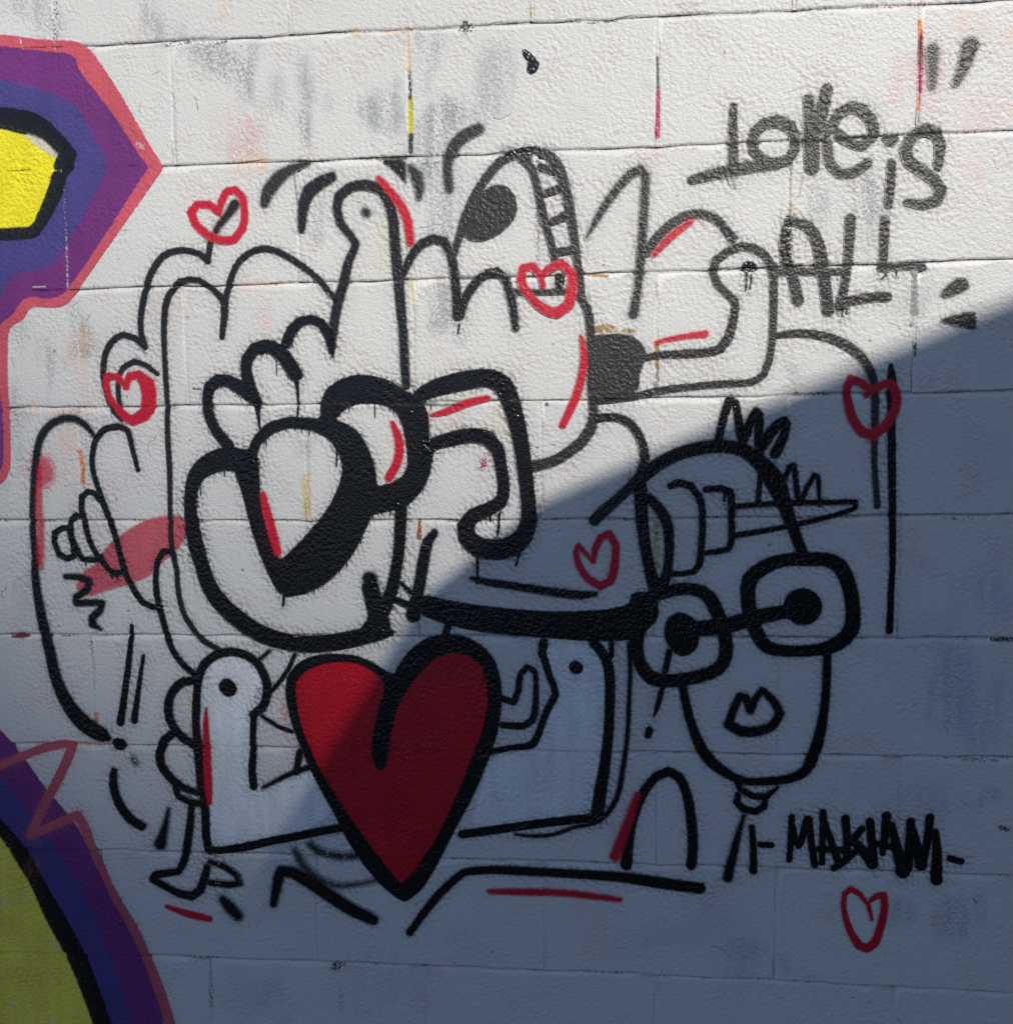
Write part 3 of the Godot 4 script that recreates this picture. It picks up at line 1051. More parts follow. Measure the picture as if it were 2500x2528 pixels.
	stroke("orange", 1.4, 0.8125, 1.95, 0, [-722,-410,2.1,-660,-408,2.1,-579,-409,3.7])
	stroke("orange", 3, 0.5, 2.7, 0, [-722,-410,3.9,-660,-408,3.9,-579,-409,6.9])
	stroke("rust", 1.4, 1, 1.75, 0, [0,-1,3.8,-3,-31,4.6])
	stroke("stcream", 1.4, 1, 1.15, 0, [403,-6,6.7,403,-84,5.2])
	stroke("residue", 1.4, 1, 2.15, 0, [403,-11,3.3,403,-38,2.2])
	stroke("residue", 3, 0.5, 2.7, 0, [403,-11,6.2,403,-38,4.1])
	stroke("stochre2", 1.4, 0.875, 2.15, 0, [-428,202,6.3])
	stroke("stochre2", 1.4, 1, 2.15, 0, [-400,354,3.8])
	stroke("residue", 1.4, 0.6875, 2.55, 0, [205,538,2.5,206,483,2.9,206,425,3.3])
	stroke("residue", 3, 0.5, 2.7, 0, [205,538,4.7,206,483,5.3,206,425,6])
	stroke("styellow2", 1.4, 1, 2.15, 0, [201,839,3.5,200,824,3.5])
	stroke("styellow2", 3, 0.5, 2.7, 0, [201,839,6.5,200,824,6.5])
	stroke("stochre", 1.4, 0.75, 2.15, 0, [-93,813,7.2,-87,804,3.6])
	stroke("stochre", 3, 0.5, 2.7, 0, [-93,813,13.3,-87,804,6.7])
	stroke("storange", 1.4, 1, 1.75, 0, [-42,810,2.2,-10,811,2.1])
	stroke("residue", 1.4, 1, 2.15, 0, [91,818,4.3,97,810,7.8,83,810,5])
	stroke("residue", 3, 0.5, 2.7, 0, [91,818,7.9,97,810,14.4,83,810,9.2])
	stroke("residue", 1.4, 0.875, 2.35, 0, [-606,-221,4.9,-605,-241,3.3])
	stroke("residue", 3, 0.5, 2.7, 0, [-606,-221,9.1,-605,-241,6.1])
	stroke("residue", 1.4, 0.625, 2.95, 0, [-603,-247,3.3,-607,-297,4.1])
	stroke("residue", 3, 0.5, 2.7, 0, [-603,-247,6.1,-607,-297,7.6])
	stroke("darkred", 1.4, 1, 1.15, 0, [-755,-209,2.5,-736,-207,5,-723,-207,2.1])
	stroke("darkred", 3, 0.5, 2.7, 0, [-755,-209,4.6,-736,-207,9.2,-723,-207,3.8])
	stroke("darkred", 1.4, 0.875, 2.15, 0, [-661,-207,2.1,-642,-207,1.6])
	stroke("darkred", 3, 0.5, 2.7, 0, [-661,-207,3.8,-642,-207,3])
	stroke("darkred", 1.4, 0.5, 2.15, 0, [46,-2,3.1,67,-1,1.9])
	stroke("darkred", 3, 0.5, 2.7, 0, [46,-2,5.6,67,-1,3.5])
	stroke("magenta", 1.4, 0.625, 2.95, 0, [206,71,3.7,207,36,4.5])
	stroke("magenta", 3, 0.5, 2.7, 0, [206,71,6.9,207,36,8.3])
	stroke("magenta", 1.4, 0.5, 2.75, 0, [205,73,3.7,206,30,3.8])
	stroke("magenta", 3, 0.5, 2.7, 0, [205,73,6.9,206,30,6.9])
	stroke("residue", 1.4, 1, 2.15, 0, [816,282,3.1,817,263,1.4])
	stroke("residue", 3, 0.5, 2.7, 0, [816,282,5.8,817,263,2.6])
	stroke("residue", 1.4, 0.625, 2.75, 0, [612,201,2.1,612,168,2.5])
	stroke("residue", 3, 0.5, 2.7, 0, [612,201,4,612,168,4.6])
	stroke("styellow2", 1.4, 0.625, 2.55, 0, [611,-279,3,613,-311,3])
	stroke("styellow2", 3, 0.5, 2.7, 0, [611,-279,5.5,613,-311,5.5])
	stroke("residue", 1.4, 0.6875, 2.95, 0, [-408,-829,2.5,-409,-902,3.4])
	stroke("residue", 3, 0.5, 2.7, 0, [-408,-829,4.7,-409,-902,6.3])
	stroke("residue", 1.4, 0.75, 3.15, 0, [-162,-842,3.7,-162,-904,3.8])
	stroke("residue", 3, 0.5, 2.7, 0, [-162,-842,6.9,-162,-904,7])
	stroke("residue", 1.4, 1, 2.15, 0, [-174,-818,6.7,-158,-813,4.2])
	stroke("residue", 3, 0.5, 2.7, 0, [-174,-818,12.3,-158,-813,7.7])
	stroke("residue", 1.4, 0.875, 2.75, 0, [615,-743,3.1,615,-764,2.3])
	stroke("residue", 3, 0.5, 2.7, 0, [615,-743,5.7,615,-764,4.3])
	stroke("residue", 1.4, 0.625, 2.95, 0, [813,-450,2.6,815,-575,3.4])
	stroke("residue", 3, 0.5, 2.7, 0, [813,-450,4.8,815,-575,6.3])
	stroke("residue", 1.4, 1, 2.15, 0, [976,-525,4.4,990,-530,3.7,999,-531,5.2])
	stroke("residue", 3, 0.5, 2.7, 0, [976,-525,8.2,990,-530,6.8,999,-531,9.5])
	stroke("residue", 1.4, 0.625, 2.55, 0, [846,-409,1.5,964,-410,2.9,994,-408,2.9])
	stroke("residue", 3, 0.5, 2.7, 0, [846,-409,2.7,964,-410,5.4,994,-408,5.4])
	stroke("residue", 1.4, 0.625, 2.75, 0, [870,-3,1.8,979,-1,2.8])
	stroke("residue", 3, 0.5, 2.7, 0, [870,-3,3.3,979,-1,5.2])
	stroke("residue", 1.4, 1, 1.55, 0, [954,-205,3.2,965,-206,2.5])
	stroke("residue", 3, 0.5, 2.7, 0, [954,-205,6,965,-206,4.7])
	stroke("residue", 1.4, 1, 1.55, 0, [970,-205,3.2,987,-205,3.2])
	stroke("residue", 3, 0.5, 2.7, 0, [970,-205,6,987,-205,6])
	stroke("rust", 1.4, 0.375, 2.55, 0, [104,-812,2,286,-810,1.2])
	stroke("rust", 1.4, 0.375, 2.55, 0, [-104,-810,1.7,155,-810,1.6])
	stroke("residue", 1.4, 0.875, 2.15, 0, [286,808,2.1,338,809,2.1])
	stroke("residue", 3, 0.5, 2.7, 0, [286,808,3.9,338,809,3.8])
	stroke("residue", 1.4, 0.875, 2.15, 0, [-418,807,2.6,-376,812,2.2])
	stroke("residue", 3, 0.5, 2.7, 0, [-418,807,4.8,-376,812,4.1])
	stroke("residue", 1.4, 1, 2.15, 0, [-335,804,3.3,-314,809,2.6])
	stroke("residue", 3, 0.5, 2.7, 0, [-335,804,6.1,-314,809,4.8])
	stroke("residue", 1.4, 0.75, 2.55, 0, [627,205,2.1,692,206,2.5])
	stroke("residue", 3, 0.5, 2.7, 0, [627,205,4,692,206,4.6])
	stroke("residue", 1.4, 1, 1.75, 0, [-395,232,1.6,-383,230,1.6])
	stroke("residue", 3, 0.5, 2.7, 0, [-395,232,2.9,-383,230,2.9])
	stroke("residue", 1.4, 1, 1.65, 0, [219,194,3.3])
	stroke("residue", 3, 0.5, 2.7, 0, [219,194,6.2])
	stroke("residue", 1.4, 1, 1.15, 0, [809,587,1.4,812,585,1.4])
	stroke("residue", 3, 0.5, 2.7, 0, [809,587,2.5,812,585,2.5])
	stroke("residue", 1.4, 0.75, 2.35, 0, [317,-3,1.9,363,-3,2.6])
	stroke("residue", 3, 0.5, 2.7, 0, [317,-3,3.4,363,-3,4.8])
	fill("black_low", 1, 1, 0.8, 0, 1, [[182,771,190,771,203,759,212,748,208,735,197,730,190,735,192,749,185,760]])
	stroke("white", 1, 0.9, 3.2, 0, [193,760,2.7,198,741,3.5])
	stroke("black_high", 9, 0.5, 1, 0, [157,616,7.2,179,621,6.6])
	mark("painted_letter", "upper left fragment of a spray painted letter, yellow core in black, blue, purple and pink bands")
	piece("pink_band")
	fill("pink", 1.2, 1, 1, 0.04, 2, [[-861,819,-847,842,-711,840,-639,827,-576,822,-551,808,-505,738,-455,646,-430,607,-462,568,-517,501,-592,409,-612,384,-631,376,-656,377,-678,379,-689,372,-698,357,-716,349,-726,340,-729,320,-733,273,-734,228,-734,189,-736,123,-740,93,-750,75,-761,67,-780,60,-857,70,-888,177,-886,475]])
	piece("purple_band")
	fill("purple", 1.2, 1, 1, 0.04, 2, [[-846,810,-836,822,-713,821,-637,809,-580,800,-572,771,-547,740,-507,685,-474,630,-457,608,-476,585,-515,532,-581,446,-604,419,-627,397,-649,391,-680,397,-699,391,-711,375,-720,364,-736,355,-746,344,-752,273,-750,228,-748,198,-747,153,-752,99,-769,84,-843,92,-874,192,-870,475]])
	piece("blue_band")
	fill("blue", 2.5, 1, 1, 0.04, 2, [[-828,755,-821,769,-716,766,-680,757,-614,734,-581,717,-562,681,-540,641,-531,624,-536,601,-549,576,-583,526,-616,475,-639,450,-665,442,-699,439,-719,428,-729,412,-740,397,-759,385,-782,325,-825,296,-854,386]])
	piece("black_outline")
	fill("black_low", 1.5, 1, 1, 0.2, 1, [[-813,703,-806,720,-719,720,-658,709,-632,693,-594,652,-583,637,-593,609,-606,596,-614,567,-638,528,-665,496,-696,494,-733,494,-821,499,-825,531]])
	piece("yellow_core")
	fill("yellow", 1.5, 1, 1, 0.04, 1, [[-800,674,-796,686,-721,683,-682,672,-652,663,-621,634,-626,622,-634,594,-649,560,-673,516,-701,516,-732,515,-807,522,-809,537]])
	stroke("stcream2", 3, 1, 1, 0, [-671,669,2.9,-649,655,7.7,-624,635,4.1])
	mark("painted_letter", "lower left fragment of a spray painted letter with a wide yellow field")
	piece("pink_edge")
	stroke("pink_low", 1.5, 1, 1, 0.3, [-649,-543,9.1,-636,-566,9.8,-624,-607,9.8,-608,-646,9.8,-593,-685,9.8,-572,-723,9.8,-548,-769,10.5,-531,-814,10.5,-516,-853,10.5,-502,-899,10.6,-491,-942,10.6,-483,-992,10.6,-479,-1039,10])
	piece("purple_band")
	fill("purple", 1.5, 1, 1, 0.04, 2, [[-882,-297,-804,-366,-789,-382,-755,-420,-707,-493,-670,-537,-646,-569,-632,-604,-620,-633,-605,-669,-591,-704,-570,-740,-549,-785,-535,-824,-523,-860,-509,-906,-501,-943,-489,-1039,-596,-1061,-936,-1079,-955,-623]])
	piece("blue_band")
	fill("blue", 2.5, 1, 1, 0.04, 2, [[-885,-425,-808,-466,-788,-475,-761,-507,-728,-565,-679,-625,-661,-661,-625,-732,-603,-803,-586,-856,-564,-945,-549,-1042,-662,-1051,-928,-1065,-941,-656]])
	piece("black_outline")
	fill("black_low", 1.5, 1, 1, 0.2, 2, [[-879,-497,-812,-541,-800,-550,-769,-585,-741,-624,-715,-679,-679,-743,-649,-805,-632,-851,-603,-947,-588,-1034,-729,-1044,-917,-1054,-917,-655]])
	piece("yellow_field")
	fill("yellow_low", 2.5, 1, 1, 0.04, 2, [[-875,-536,-821,-567,-802,-586,-778,-625,-748,-676,-722,-745,-692,-803,-669,-859,-640,-949,-628,-1026,-729,-1034,-910,-1043,-904,-655]])
	stroke("white", 6, 0.6, 2.5, 0, [-800,-711,6.7,-750,-706,8])
	stroke("white", 6, 0.6, 2.5, 0, [-714,-788,4.7,-702,-804,6])
	stroke("white", 6, 0.6, 2.5, 0, [-809,-912,8.8,-786,-914,4.7])
	stroke("white", 6, 0.6, 2.5, 0, [-662,-929,8.7])
	stroke("white", 6, 0.6, 2.5, 0, [-724,-946,6.7])
	stroke("white", 6, 0.6, 2.5, 0, [-785,-628,4])
	stroke("white", 6, 0.6, 2.5, 0, [-691,-840,4.7])
	stroke("orange", 9, 0.2, 2, 0, [-799,-851,23.6,-752,-866,20.2])
	stroke("orange", 9, 0.2, 2, 0, [-739,-643,13.2])
	stroke("orange", 9, 0.2, 2, 0, [-793,-767,20.1])
	stroke("orange", 9, 0.2, 2, 0, [-738,-909,20.2])
	mark("painted_zigzag", "thin pink zigzag line across the purple edge of the lower left letter")
	stroke("pink_low", 1.5, 1, 1, 0.3, [-824,-466,7.2,-753,-434,7.8,-693,-413,8.4,-663,-408,8.4,-652,-410,9,-661,-434,9,-683,-476,9.1,-716,-532,9.1,-740,-581,8.5])
	stroke("pink_low", 1.5, 1, 1, 0.3, [-742,-583,7.9,-691,-561,8.5,-648,-542,8.4])
	stains()
	stroke("white", 1, 0.8, 2.4, 0, [-611,581,1.5,-612,496,1.8,-614,412,1.8])
	stroke("white", 2, 0.8, 2.3, 0, [-476,647,4.7,-464,641,2.3])
	stroke("white", 1, 0.8, 2, 0, [-675,828,1.7,-673,815,1.5])
	stroke("white", 1, 0.8, 2, 0, [-615,824,1.7,-616,811,1.5])
	stroke("white", 1, 0.8, 1.5, 0, [-676,413,1.2,-654,413,0.9])
	stroke("black_low", 3, 0.8, 2, 0, [-634,597,2.4,-609,597,3,-609,581,2.4])
	mark("pink_patch", "round faded pink spot at the top of the far left figure")
	stroke("pink", 8, 0.95, 1, 0.3, [-682,102,24.8,-680,84,24.8])
	mark("pink_patch", "long slanted pink blush patch beside the left figure")
	fill("pink", 3.5, 0.97, 1, 0.04, 1, [[-577,-56,-556,-34,-511,-6,-486,5,-448,12,-423,9,-414,-5,-419,-29,-438,-53,-467,-74,-490,-99,-522,-111,-574,-126,-606,-136,-631,-119,-613,-89,-590,-77]])
	stains()
	stroke("red", 12, 0.6, 2.4, 0, [-254,-328,6.2,-240,-377,6.8,-223,-420,6.2])
	stroke("red", 12, 0.6, 2.4, 0, [135,-329,4.8,127,-390,5.4,108,-451,4.3])
	stroke("red", 16, 0.25, 2, 0, [369,-483,6,328,-588,6])
	stroke("red", 14, 0.2, 2, 0, [329,-35,5.8,317,-113,5.8])
	stroke("red", 16, 0.22, 2.4, 0, [-467,267,6,-460,214,6,-484,164,4.8])
	stroke("red", 14, 0.4, 2.6, 0, [703,208,4.4,715,147,4.4,754,116,3.3])
	stroke("red", 14, 0.3, 2.6, 0, [-283,555,4,-282,505,3.5])
	stroke("red", 14, 0.3, 2.6, 0, [270,399,3.9,261,335,3.4,233,330,2.8])
	stroke("red", 12, 0.4, 2.6, 0, [799,215,3.8,795,171,3.8])
	mark("painted_hand", "large outlined hand of rounded fingers at the left, thin black lines")
	piece("finger")
	stroke("black_mid", 1.5, 1, 1, 0.3, [-353,482,5.8,-357,464,5.8,-360,448,5.9])
	stroke("black_mid", 1.5, 1, 1, 0.3, [-360,448,5.3,-373,460,5.9,-391,466,5.9,-415,467,6.2,-440,458,6.5,-462,430,6.5,-475,395,6.2,-484,355,6,-484,326,5.7,-479,305,5.7])
	piece("finger")
	stroke("black_mid", 1.5, 1, 1, 0.3, [-479,305,5.4,-495,320,6,-516,327,6,-538,315,6.3,-552,292,6,-557,257,5.7,-552,225,5.5,-543,198,5.5,-527,180,4.9])
	piece("finger")
	stroke("black_mid", 1.5, 1, 1, 0.3, [-458,258,4.2,-476,272,5.1,-500,280,5.4,-519,271,5.4,-528,257,5.1,-531,233,5.1,-530,206,4.5])
	piece("finger")
	stroke("black_mid", 1.5, 1, 1, 0.3, [-340,319,5.3,-334,357,7.1,-333,377,7.1,-354,401,5.3,-378,416,5.9,-393,418,5.9,-411,414,6.5,-430,394,6.5,-439,371,6.2,-443,337,5.7,-444,290,5.4,-443,208,5.1,-445,149,5.4,-444,89,5.5,-446,30,4.9,-447,-31,5.2,-444,-64,5.2,-439,-88,5.2,-439,-114,5.3,-432,-159,5.3,-416,-190,5.6,-395,-215,5.6,-359,-234,5.6])
	piece("finger")
	stroke("black_mid", 1.5, 1, 1, 0.3, [-333,374,5.9,-326,400,6.2,-317,425,6.1,-302,448,6.1,-277,463,6.1,-253,465,6.1,-230,457,6.1,-201,439,6.1,-171,416,5.8,-151,392,5.8,-136,375,4.6])
	piece("fingertip")
	stroke("black_mid", 4, 1, 1, 0.3, [-351,484,5.8,-338,507,7,-322,524,8.1,-308,541,9.8])
	mark("painted_hand", "narrow upright hand outline with three small curled fingers at the left edge")
	piece("outer_line")
	stroke("black_low", 3, 1, 1, 0.3, [-579,152,4.3,-596,173,6.7,-614,183,7.3,-633,184,7.7,-655,176,7.7,-676,155,8,-687,125,7.7,-694,86,7.4,-700,31,7.2,-703,-14,7.2,-701,-64,8.2,-704,-91,8.2,-700,-145,9.5,-693,-191,10.8,-683,-241,11.5,-677,-278,12.1,-664,-316,13.4,-644,-350,15.4,-619,-375,16.6,-594,-389,14.7,-583,-395,8.3])
	piece("finger")
	stroke("black_low", 1.5, 1, 1, 0.3, [-502,91,4.3,-511,132,5.2,-518,162,5.5,-534,168,6.1,-556,165,6.1,-575,148,6.1,-584,121,5.5,-585,91,5.5,-577,61,5.5,-566,24,6.2,-550,-24,6.2,-542,-61,6.2,-534,-91,6.2,-523,-117,6.2,-505,-145,6.2,-487,-154,6.2,-473,-154,6.2])
	piece("finger")
	stroke("black_low", 1.2, 1, 1, 0.3, [-576,38,4.3,-585,51,5.5,-596,54,5.6,-608,45,5.6,-610,24,5.6,-605,-4,5.6,-598,-34,5.6,-586,-59,5.6,-577,-71,5.6,-565,-86,5.6,-553,-93,5.6,-536,-90,5.6])
	piece("finger")
	stroke("black_low", 1.2, 1, 1, 0.3, [-606,8,4.3,-620,12,5.6,-632,1,5.6,-632,-22,5.6,-624,-46,5.6,-612,-67,5.6,-590,-69,5.6,-577,-63,5])
	piece("finger")
	stroke("black_low", 1.2, 1, 1, 0.3, [-633,-11,5,-647,-11,5.6,-662,-20,6.2,-664,-37,5.6,-656,-59,6.3,-642,-66,6.3,-628,-62,5.6,-630,-40,5,-635,-17,5])
	piece("thumb")
	stroke("black_low", 1.5, 1, 1, 0.3, [-473,-157,5.6,-478,-132,6.2,-478,-96,5.6,-473,-71,5.6,-462,-54,6.2,-448,-53,5.5,-442,-62,4.9])
	stroke("black_low", 1.5, 1, 1, 0.3, [-474,-154,6.2,-469,-175,6.2,-462,-206,6.2,-450,-237,6.2,-432,-261,6.2,-409,-279,6.9])
	stroke("black_low", 0.8, 1, 1, 0.3, [-608,-74,1.9,-607,-80,1.2])
	stroke("black_low", 0.8, 1, 1, 0.3, [-560,-95,2.2,-559,-103,1.2])
	stroke("black_low", 0.8, 1, 1, 0.3, [-550,-95,2.2,-550,-104,1.2])
	mark("painted_squiggle", "short black squiggle under the pink blush patch")
	stroke("black_low", 3, 1, 1, 0.3, [-646,-99,6.3,-620,-100,6.9,-602,-108,7.5,-607,-122,7.5,-629,-137,7.5,-629,-147,7.5,-604,-146,7.5,-581,-147,7.5,-585,-160,7.5,-600,-173,8.2,-601,-185,8.2,-587,-194,4.4])
	mark("painted_speed_line", "longer of two slanting black lines above the dots at lower left")
	stroke("black_low", 1.2, 1, 1, 0.3, [-527,-188,3.8,-533,-237,5.7,-547,-315,6.6,-557,-366,8])
	mark("painted_speed_line", "shorter of two slanting black lines above the dots at lower left")
	stroke("black_low", 1.5, 1, 1, 0.3, [-508,-243,3.8,-519,-299,5,-531,-362,7])
	mark("painted_dot", "solid black dot below the two slanting lines")
	stroke("black_low", 1.5, 1, 1, 0.3, [-564,-406,11.5,-559,-407,11.5])
	mark("painted_dot", "smaller fuzzy black dot with spatter under the solid dot")
	stroke("black_low", 6, 1, 2, 0.3, [-537,-433,7,-532,-441,7])
	mark("painted_speed_line", "thick curved black stroke below the two dots")
	stroke("black_low", 2.5, 1, 1, 0.3, [-574,-457,7.1,-577,-484,9,-567,-519,9.7,-549,-546,10.3,-527,-560,9.7])
	mark("painted_speed_line", "dark spike shaped stroke left of the lower bird leg")
	stroke("black_low", 5, 1, 1, 0.3, [-474,-526,4.5,-482,-559,7.7,-493,-594,12.9])
	mark("painted_speed_line", "stubby black dash right of the bird foot")
	stroke("black_low", 6, 1, 1, 0.3, [-379,-696,9.7,-365,-712,13.5,-352,-726,11.6])
	mark("painted_tick", "dark curved tick left of the tall bird head, nearest the small red heart")
	stroke("black_high", 4, 1, 1, 0.3, [-180,604,5.1,-210,595,9.1,-235,578,12.6,-250,560,12.1,-257,541,8.6])
	mark("painted_tick", "second curved tick just left of the tall bird head")
	stroke("black_mid", 3, 1, 1, 0.3, [-140,580,9.7,-160,571,12,-178,559,12.6,-188,540,10.9,-192,516,9.2,-194,496,7.5])
	mark("painted_tick", "broken black wedge above the red stroke on the tall bird")
	fill("black_mid", 2, 1, 1, 0.2, 1, [[-57,605,-13,606,-13,564,-30,582]])
	stroke("black_high", 5, 1, 1, 0.3, [-5,591,6.2,5,576,11.2,10,556,9.6,8,541,6.2])
	mark("painted_tick", "thick grey curved tick left of the black nail finger")
	stroke("black_high", 4, 1, 1, 0.3, [110,648,10.5,86,638,11.6,67,620,11.1,58,598,8.9,57,576,8.4,60,554,8.4])
	mark("painted_bird", "tall outlined bird head on a long neck with a dot eye")
	piece("outline")
	stroke("black_mid", 2.5, 1, 1, 0.3, [-148,292,6.4,-143,329,8.7,-136,366,9.3,-124,403,9.2,-115,437,8.6,-101,470,7.4,-112,486,7.4,-127,505,8,-132,528,8.6,-127,549,9.1,-108,562,9.1,-82,565,9.6,-59,559,10.2,-44,539,10.2,-36,505,9.6,-34,464,9.7,-29,403,9.7,-26,358,9.2,-23,315,8.6,-22,273,8.7,-20,230,8.1])
	piece("eye")
	stroke("black_high", 5, 1, 1, 0.3, [-83,521,8.5,-81,519,8.5])
	mark("red_stroke", "red stroke down the back of the tall bird neck")
	stroke("red", 3, 1, 1, 0.08, [-59,575,5.6,-39,552,7.3,-21,527,7.9,-11,501,8.5,-8,468,7.4])
	mark("painted_fingers", "grey outlined fingers in a zigzag right of the tall bird neck")
	piece("finger")
	stroke("black_mid", 2.5, 1, 1, 0.3, [-20,418,6.8,-8,443,8,11,465,8.5,31,473,8.5,49,468,8.5,60,449,8.5,66,413,8.5,70,368,9.1,70,345,9.1])
	stroke("black_mid", 0.8, 1, 1, 0.3, [73,330,2.3,70,314,1.1])
	piece("finger")
	stroke("black_mid", 2.5, 1, 1, 0.3, [74,347,9.7,83,372,8.5,102,399,8.5,122,413,7.9,138,416,7.9,151,405,7.9,158,384,7.9,164,356,7.9,168,322,6.8])
	mark("painted_fingernail", "tall pointed finger with a big black oval nail")
	piece("finger_line")
	stroke("black_high", 2.5, 1, 1, 0.3, [65,446,6.8,75,474,7.3,84,504,7.3,101,539,7.8,121,568,8.3,147,595,8.3,170,603,7.2,192,601,7.2])
	piece("nail")
	fill("black_high", 2, 1, 1, 0.2, 1, [[79,487,84,509,92,528,113,547,135,558,155,556,170,539,174,517,166,496,140,474,111,464,91,468,80,478]])
	piece("cap")
	stroke("black_low", 2, 1, 1, 0.3, [156,607,3.3,181,610,6.1,203,611,6.6,226,607,3.8])
	mark("painted_ladder", "narrow black ladder with white gaps leaning beside the nail finger")
	piece("rail")
	stroke("black_high", 1.8, 1, 1, 0.3, [183,596,7.2,197,582,7.2,205,557,7.2,212,524,7.2,220,488,7.2,230,455,6.7,234,431,5.6])
	piece("rail")
	stroke("black_high", 1.8, 1, 1, 0.3, [207,609,6.1,227,601,8.8,243,577,9.4,254,542,8.8,264,487,8.3,270,440,7.2,276,401,7.2,279,368,6.1])
	piece("rung")
	stroke("black_high", 1.8, 1, 1, 0.3, [212,584,6.1,235,575,7.2])
	piece("rung")
	stroke("black_high", 1.8, 1, 1, 0.3, [219,540,6.6,249,549,7.7])
	piece("rung")
	stroke("black_high", 1.8, 1, 1, 0.3, [229,493,6.1,257,505,9.4])
	piece("rung")
	stroke("black_high", 1.8, 1, 1, 0.3, [234,444,7.8,270,448,6.7])
	mark("painted_mouth", "short black bar and small square inside the red heart near the ladder")
	stroke("black_high", 2, 1, 1, 0.3, [167,381,5.6,205,380,5.6,253,380,5.6])
	fill("black_mid", 1.5, 1, 1, 0.2, 1, [[234,412,252,410,250,388,241,381,234,388]])
	mark("painted_loop", "grey N shaped loop fading at its left foot")
	stroke("black_high", 4, 1, 1, 0.3, [287,467,2.2,301,491,6.1,315,514,7.7,337,543,8.2,359,566,8.7,375,573,8.7,383,564,8.2,382,532,8.2,379,478,8.2,375,423,8.3,371,382,7.7,364,341,9.4])
	mark("painted_arm", "bent arm outline ending in a bird head beside the lettering")
	piece("shoulder")
	stroke("black_high", 2.5, 1, 1, 0.3, [385,439,8.3,398,458,8.8,420,480,8.7,448,496,8.7,475,499,8.1,497,490,8.1,513,472,8.1,524,458,8.7])
	piece("outline")
	stroke("black_high", 1.8, 1, 1, 0.3, [301,198,6.2,363,204,6.8,402,213,6.7,458,219,6.7,513,223,6.7,557,225,6.6,577,238,6.6,585,260,6.6,590,301,6.8,591,356,7.1,590,397,7.6,587,412,7.6,576,430,7.6,557,442,7.6,538,445,7.6,516,437,7.6,497,423,7.6,493,405,7.1,500,386,7.1,517,369,7.1,529,356,7.1,527,330,7.7,519,297,8.3,506,281,8.3,482,275,7.7,443,273,7.8,402,272,6.7,382,268,6.7])
	piece("eye")
	fill("black_low", 1.5, 1, 1, 0.2, 1, [[538,412,542,420,550,422,560,419,565,411,563,404,538,406]])
	stroke("black_high", 1, 1, 1, 0.3, [547,402,2.4,547,387,1.9,545,373,1.6])
	stroke("black_high", 1, 1, 1, 0.3, [555,399,1.9,554,387,1.6,553,377,1.6])
	mark("red_stroke", "red stroke inside the bent arm shoulder")
	stroke("red", 2.5, 1, 1, 0.08, [457,487,5.4,434,471,6.6,412,452,6.6,397,435,4.4])
	mark("red_stroke", "nearly level red stroke inside the bent arm elbow")
	stroke("red", 2.5, 1, 1, 0.08, [402,293,3.9,429,299,5,457,303,5.5,481,305,6.6])
	mark("painted_body", "black neck block joining the long body line of the big figure")
	piece("neck")
	fill("black_high", 2, 1, 1, 0.2, 1, [[290,305,301,308,335,310,360,307,377,295,386,278,382,259,375,242,375,222,364,206,334,199,301,196,289,207,287,252]])
	piece("body_line")
	stroke("black_high", 2.2, 1, 1, 0.3, [274,373,6.7,287,353,7.8,293,319,7.8,293,280,7.3,294,224,7.3,298,179,8.5,292,150,10.2,278,131,10.3,252,111,9.7,226,97,9.8,194,90,10.4])
	mark("red_stroke", "long curved red stroke left of the black neck block")
	stroke("red", 2.5, 1, 1, 0.08, [277,306,3.4,282,280,6.2,279,244,7.3,268,205,7.9,246,159,6.8])
	mark("painted_speed_line", "grey arched line running from the bent arm into the shade")
	stroke("black_high", 1.8, 1, 1, 0.3, [597,300,6,625,303,7.1,652,301,7.6,682,294,8.1,712,279,8.7,734,260,7.6,748,237,7.6,755,215,7.1,756,160,6.6,756,105,5.5,759,63,5.5,763,19,6.1])
	mark("painted_speed_line", "long straight black vertical line at the right in the shade")
	stroke("black_low", 1.2, 1, 1, 0.3, [779,248,3.8,781,229,7.6,781,187,7.1,784,105,7.1,786,49,6.6,789,-36,6.1,790,-85,5.6,789,-113,5.6,788,-191,6.2])
	mark("painted_words", "dark grey painted words love is all with quotation marks")
	piece("quote_mark")
	stroke("black_high", 5, 1, 1, 0.3, [830,739,10.8,831,711,9.3,831,683,6.7])
	piece("quote_mark")
	stroke("black_high", 5, 1, 1, 0.3, [887,742,14.3,878,711,10.8,867,686,7.2])
	piece("letter_l")
	stroke("black_high", 2.2, 1, 1, 0.3, [523,666,6.9,523,625,8,524,576,8.6])
	stroke("black_high", 2.2, 1, 1, 0.3, [458,553,8.1,484,559,9.7,522,566,10.7,562,571,10.2,594,573,9.1])
	stroke("black_high", 10, 0.6, 1, 0.3, [522,556,8.1,525,544,7.5])
	piece("letter_o")
	stroke("black_high", 2.2, 1, 1, 0.3, [556,595,9.1,554,611,9.1,557,624,9.1,572,637,10.1,593,640,11.1,612,631,10.6,621,616,9,621,595,8.5,610,578,9.1,589,574,9.1,571,578,9.6,560,591,9.1])
	piece("letter_v")
	stroke("black_high", 2.2, 1, 1, 0.3, [641,672,9,645,636,11.6,647,599,13.2,648,565,12.2])
	stroke("black_high", 2.2, 1, 1, 0.3, [669,685,10,663,656,11.1,656,625,11.6])
	piece("letter_e")
	stroke("black_high", 2.5, 1, 1, 0.3, [680,622,9.5,703,605,9,726,596,8.9,742,611,9.4,739,635,10,724,652,10.5,707,657,10,688,647,9.5,677,627,9.5,672,596,8.5,677,569,8.5,692,554,8.5,712,554,9,734,569,9])
	piece("letter_i")
	stroke("black_high", 2.2, 1, 1, 0.3, [762,606,6.8,770,603,10.5,779,606,5.2])
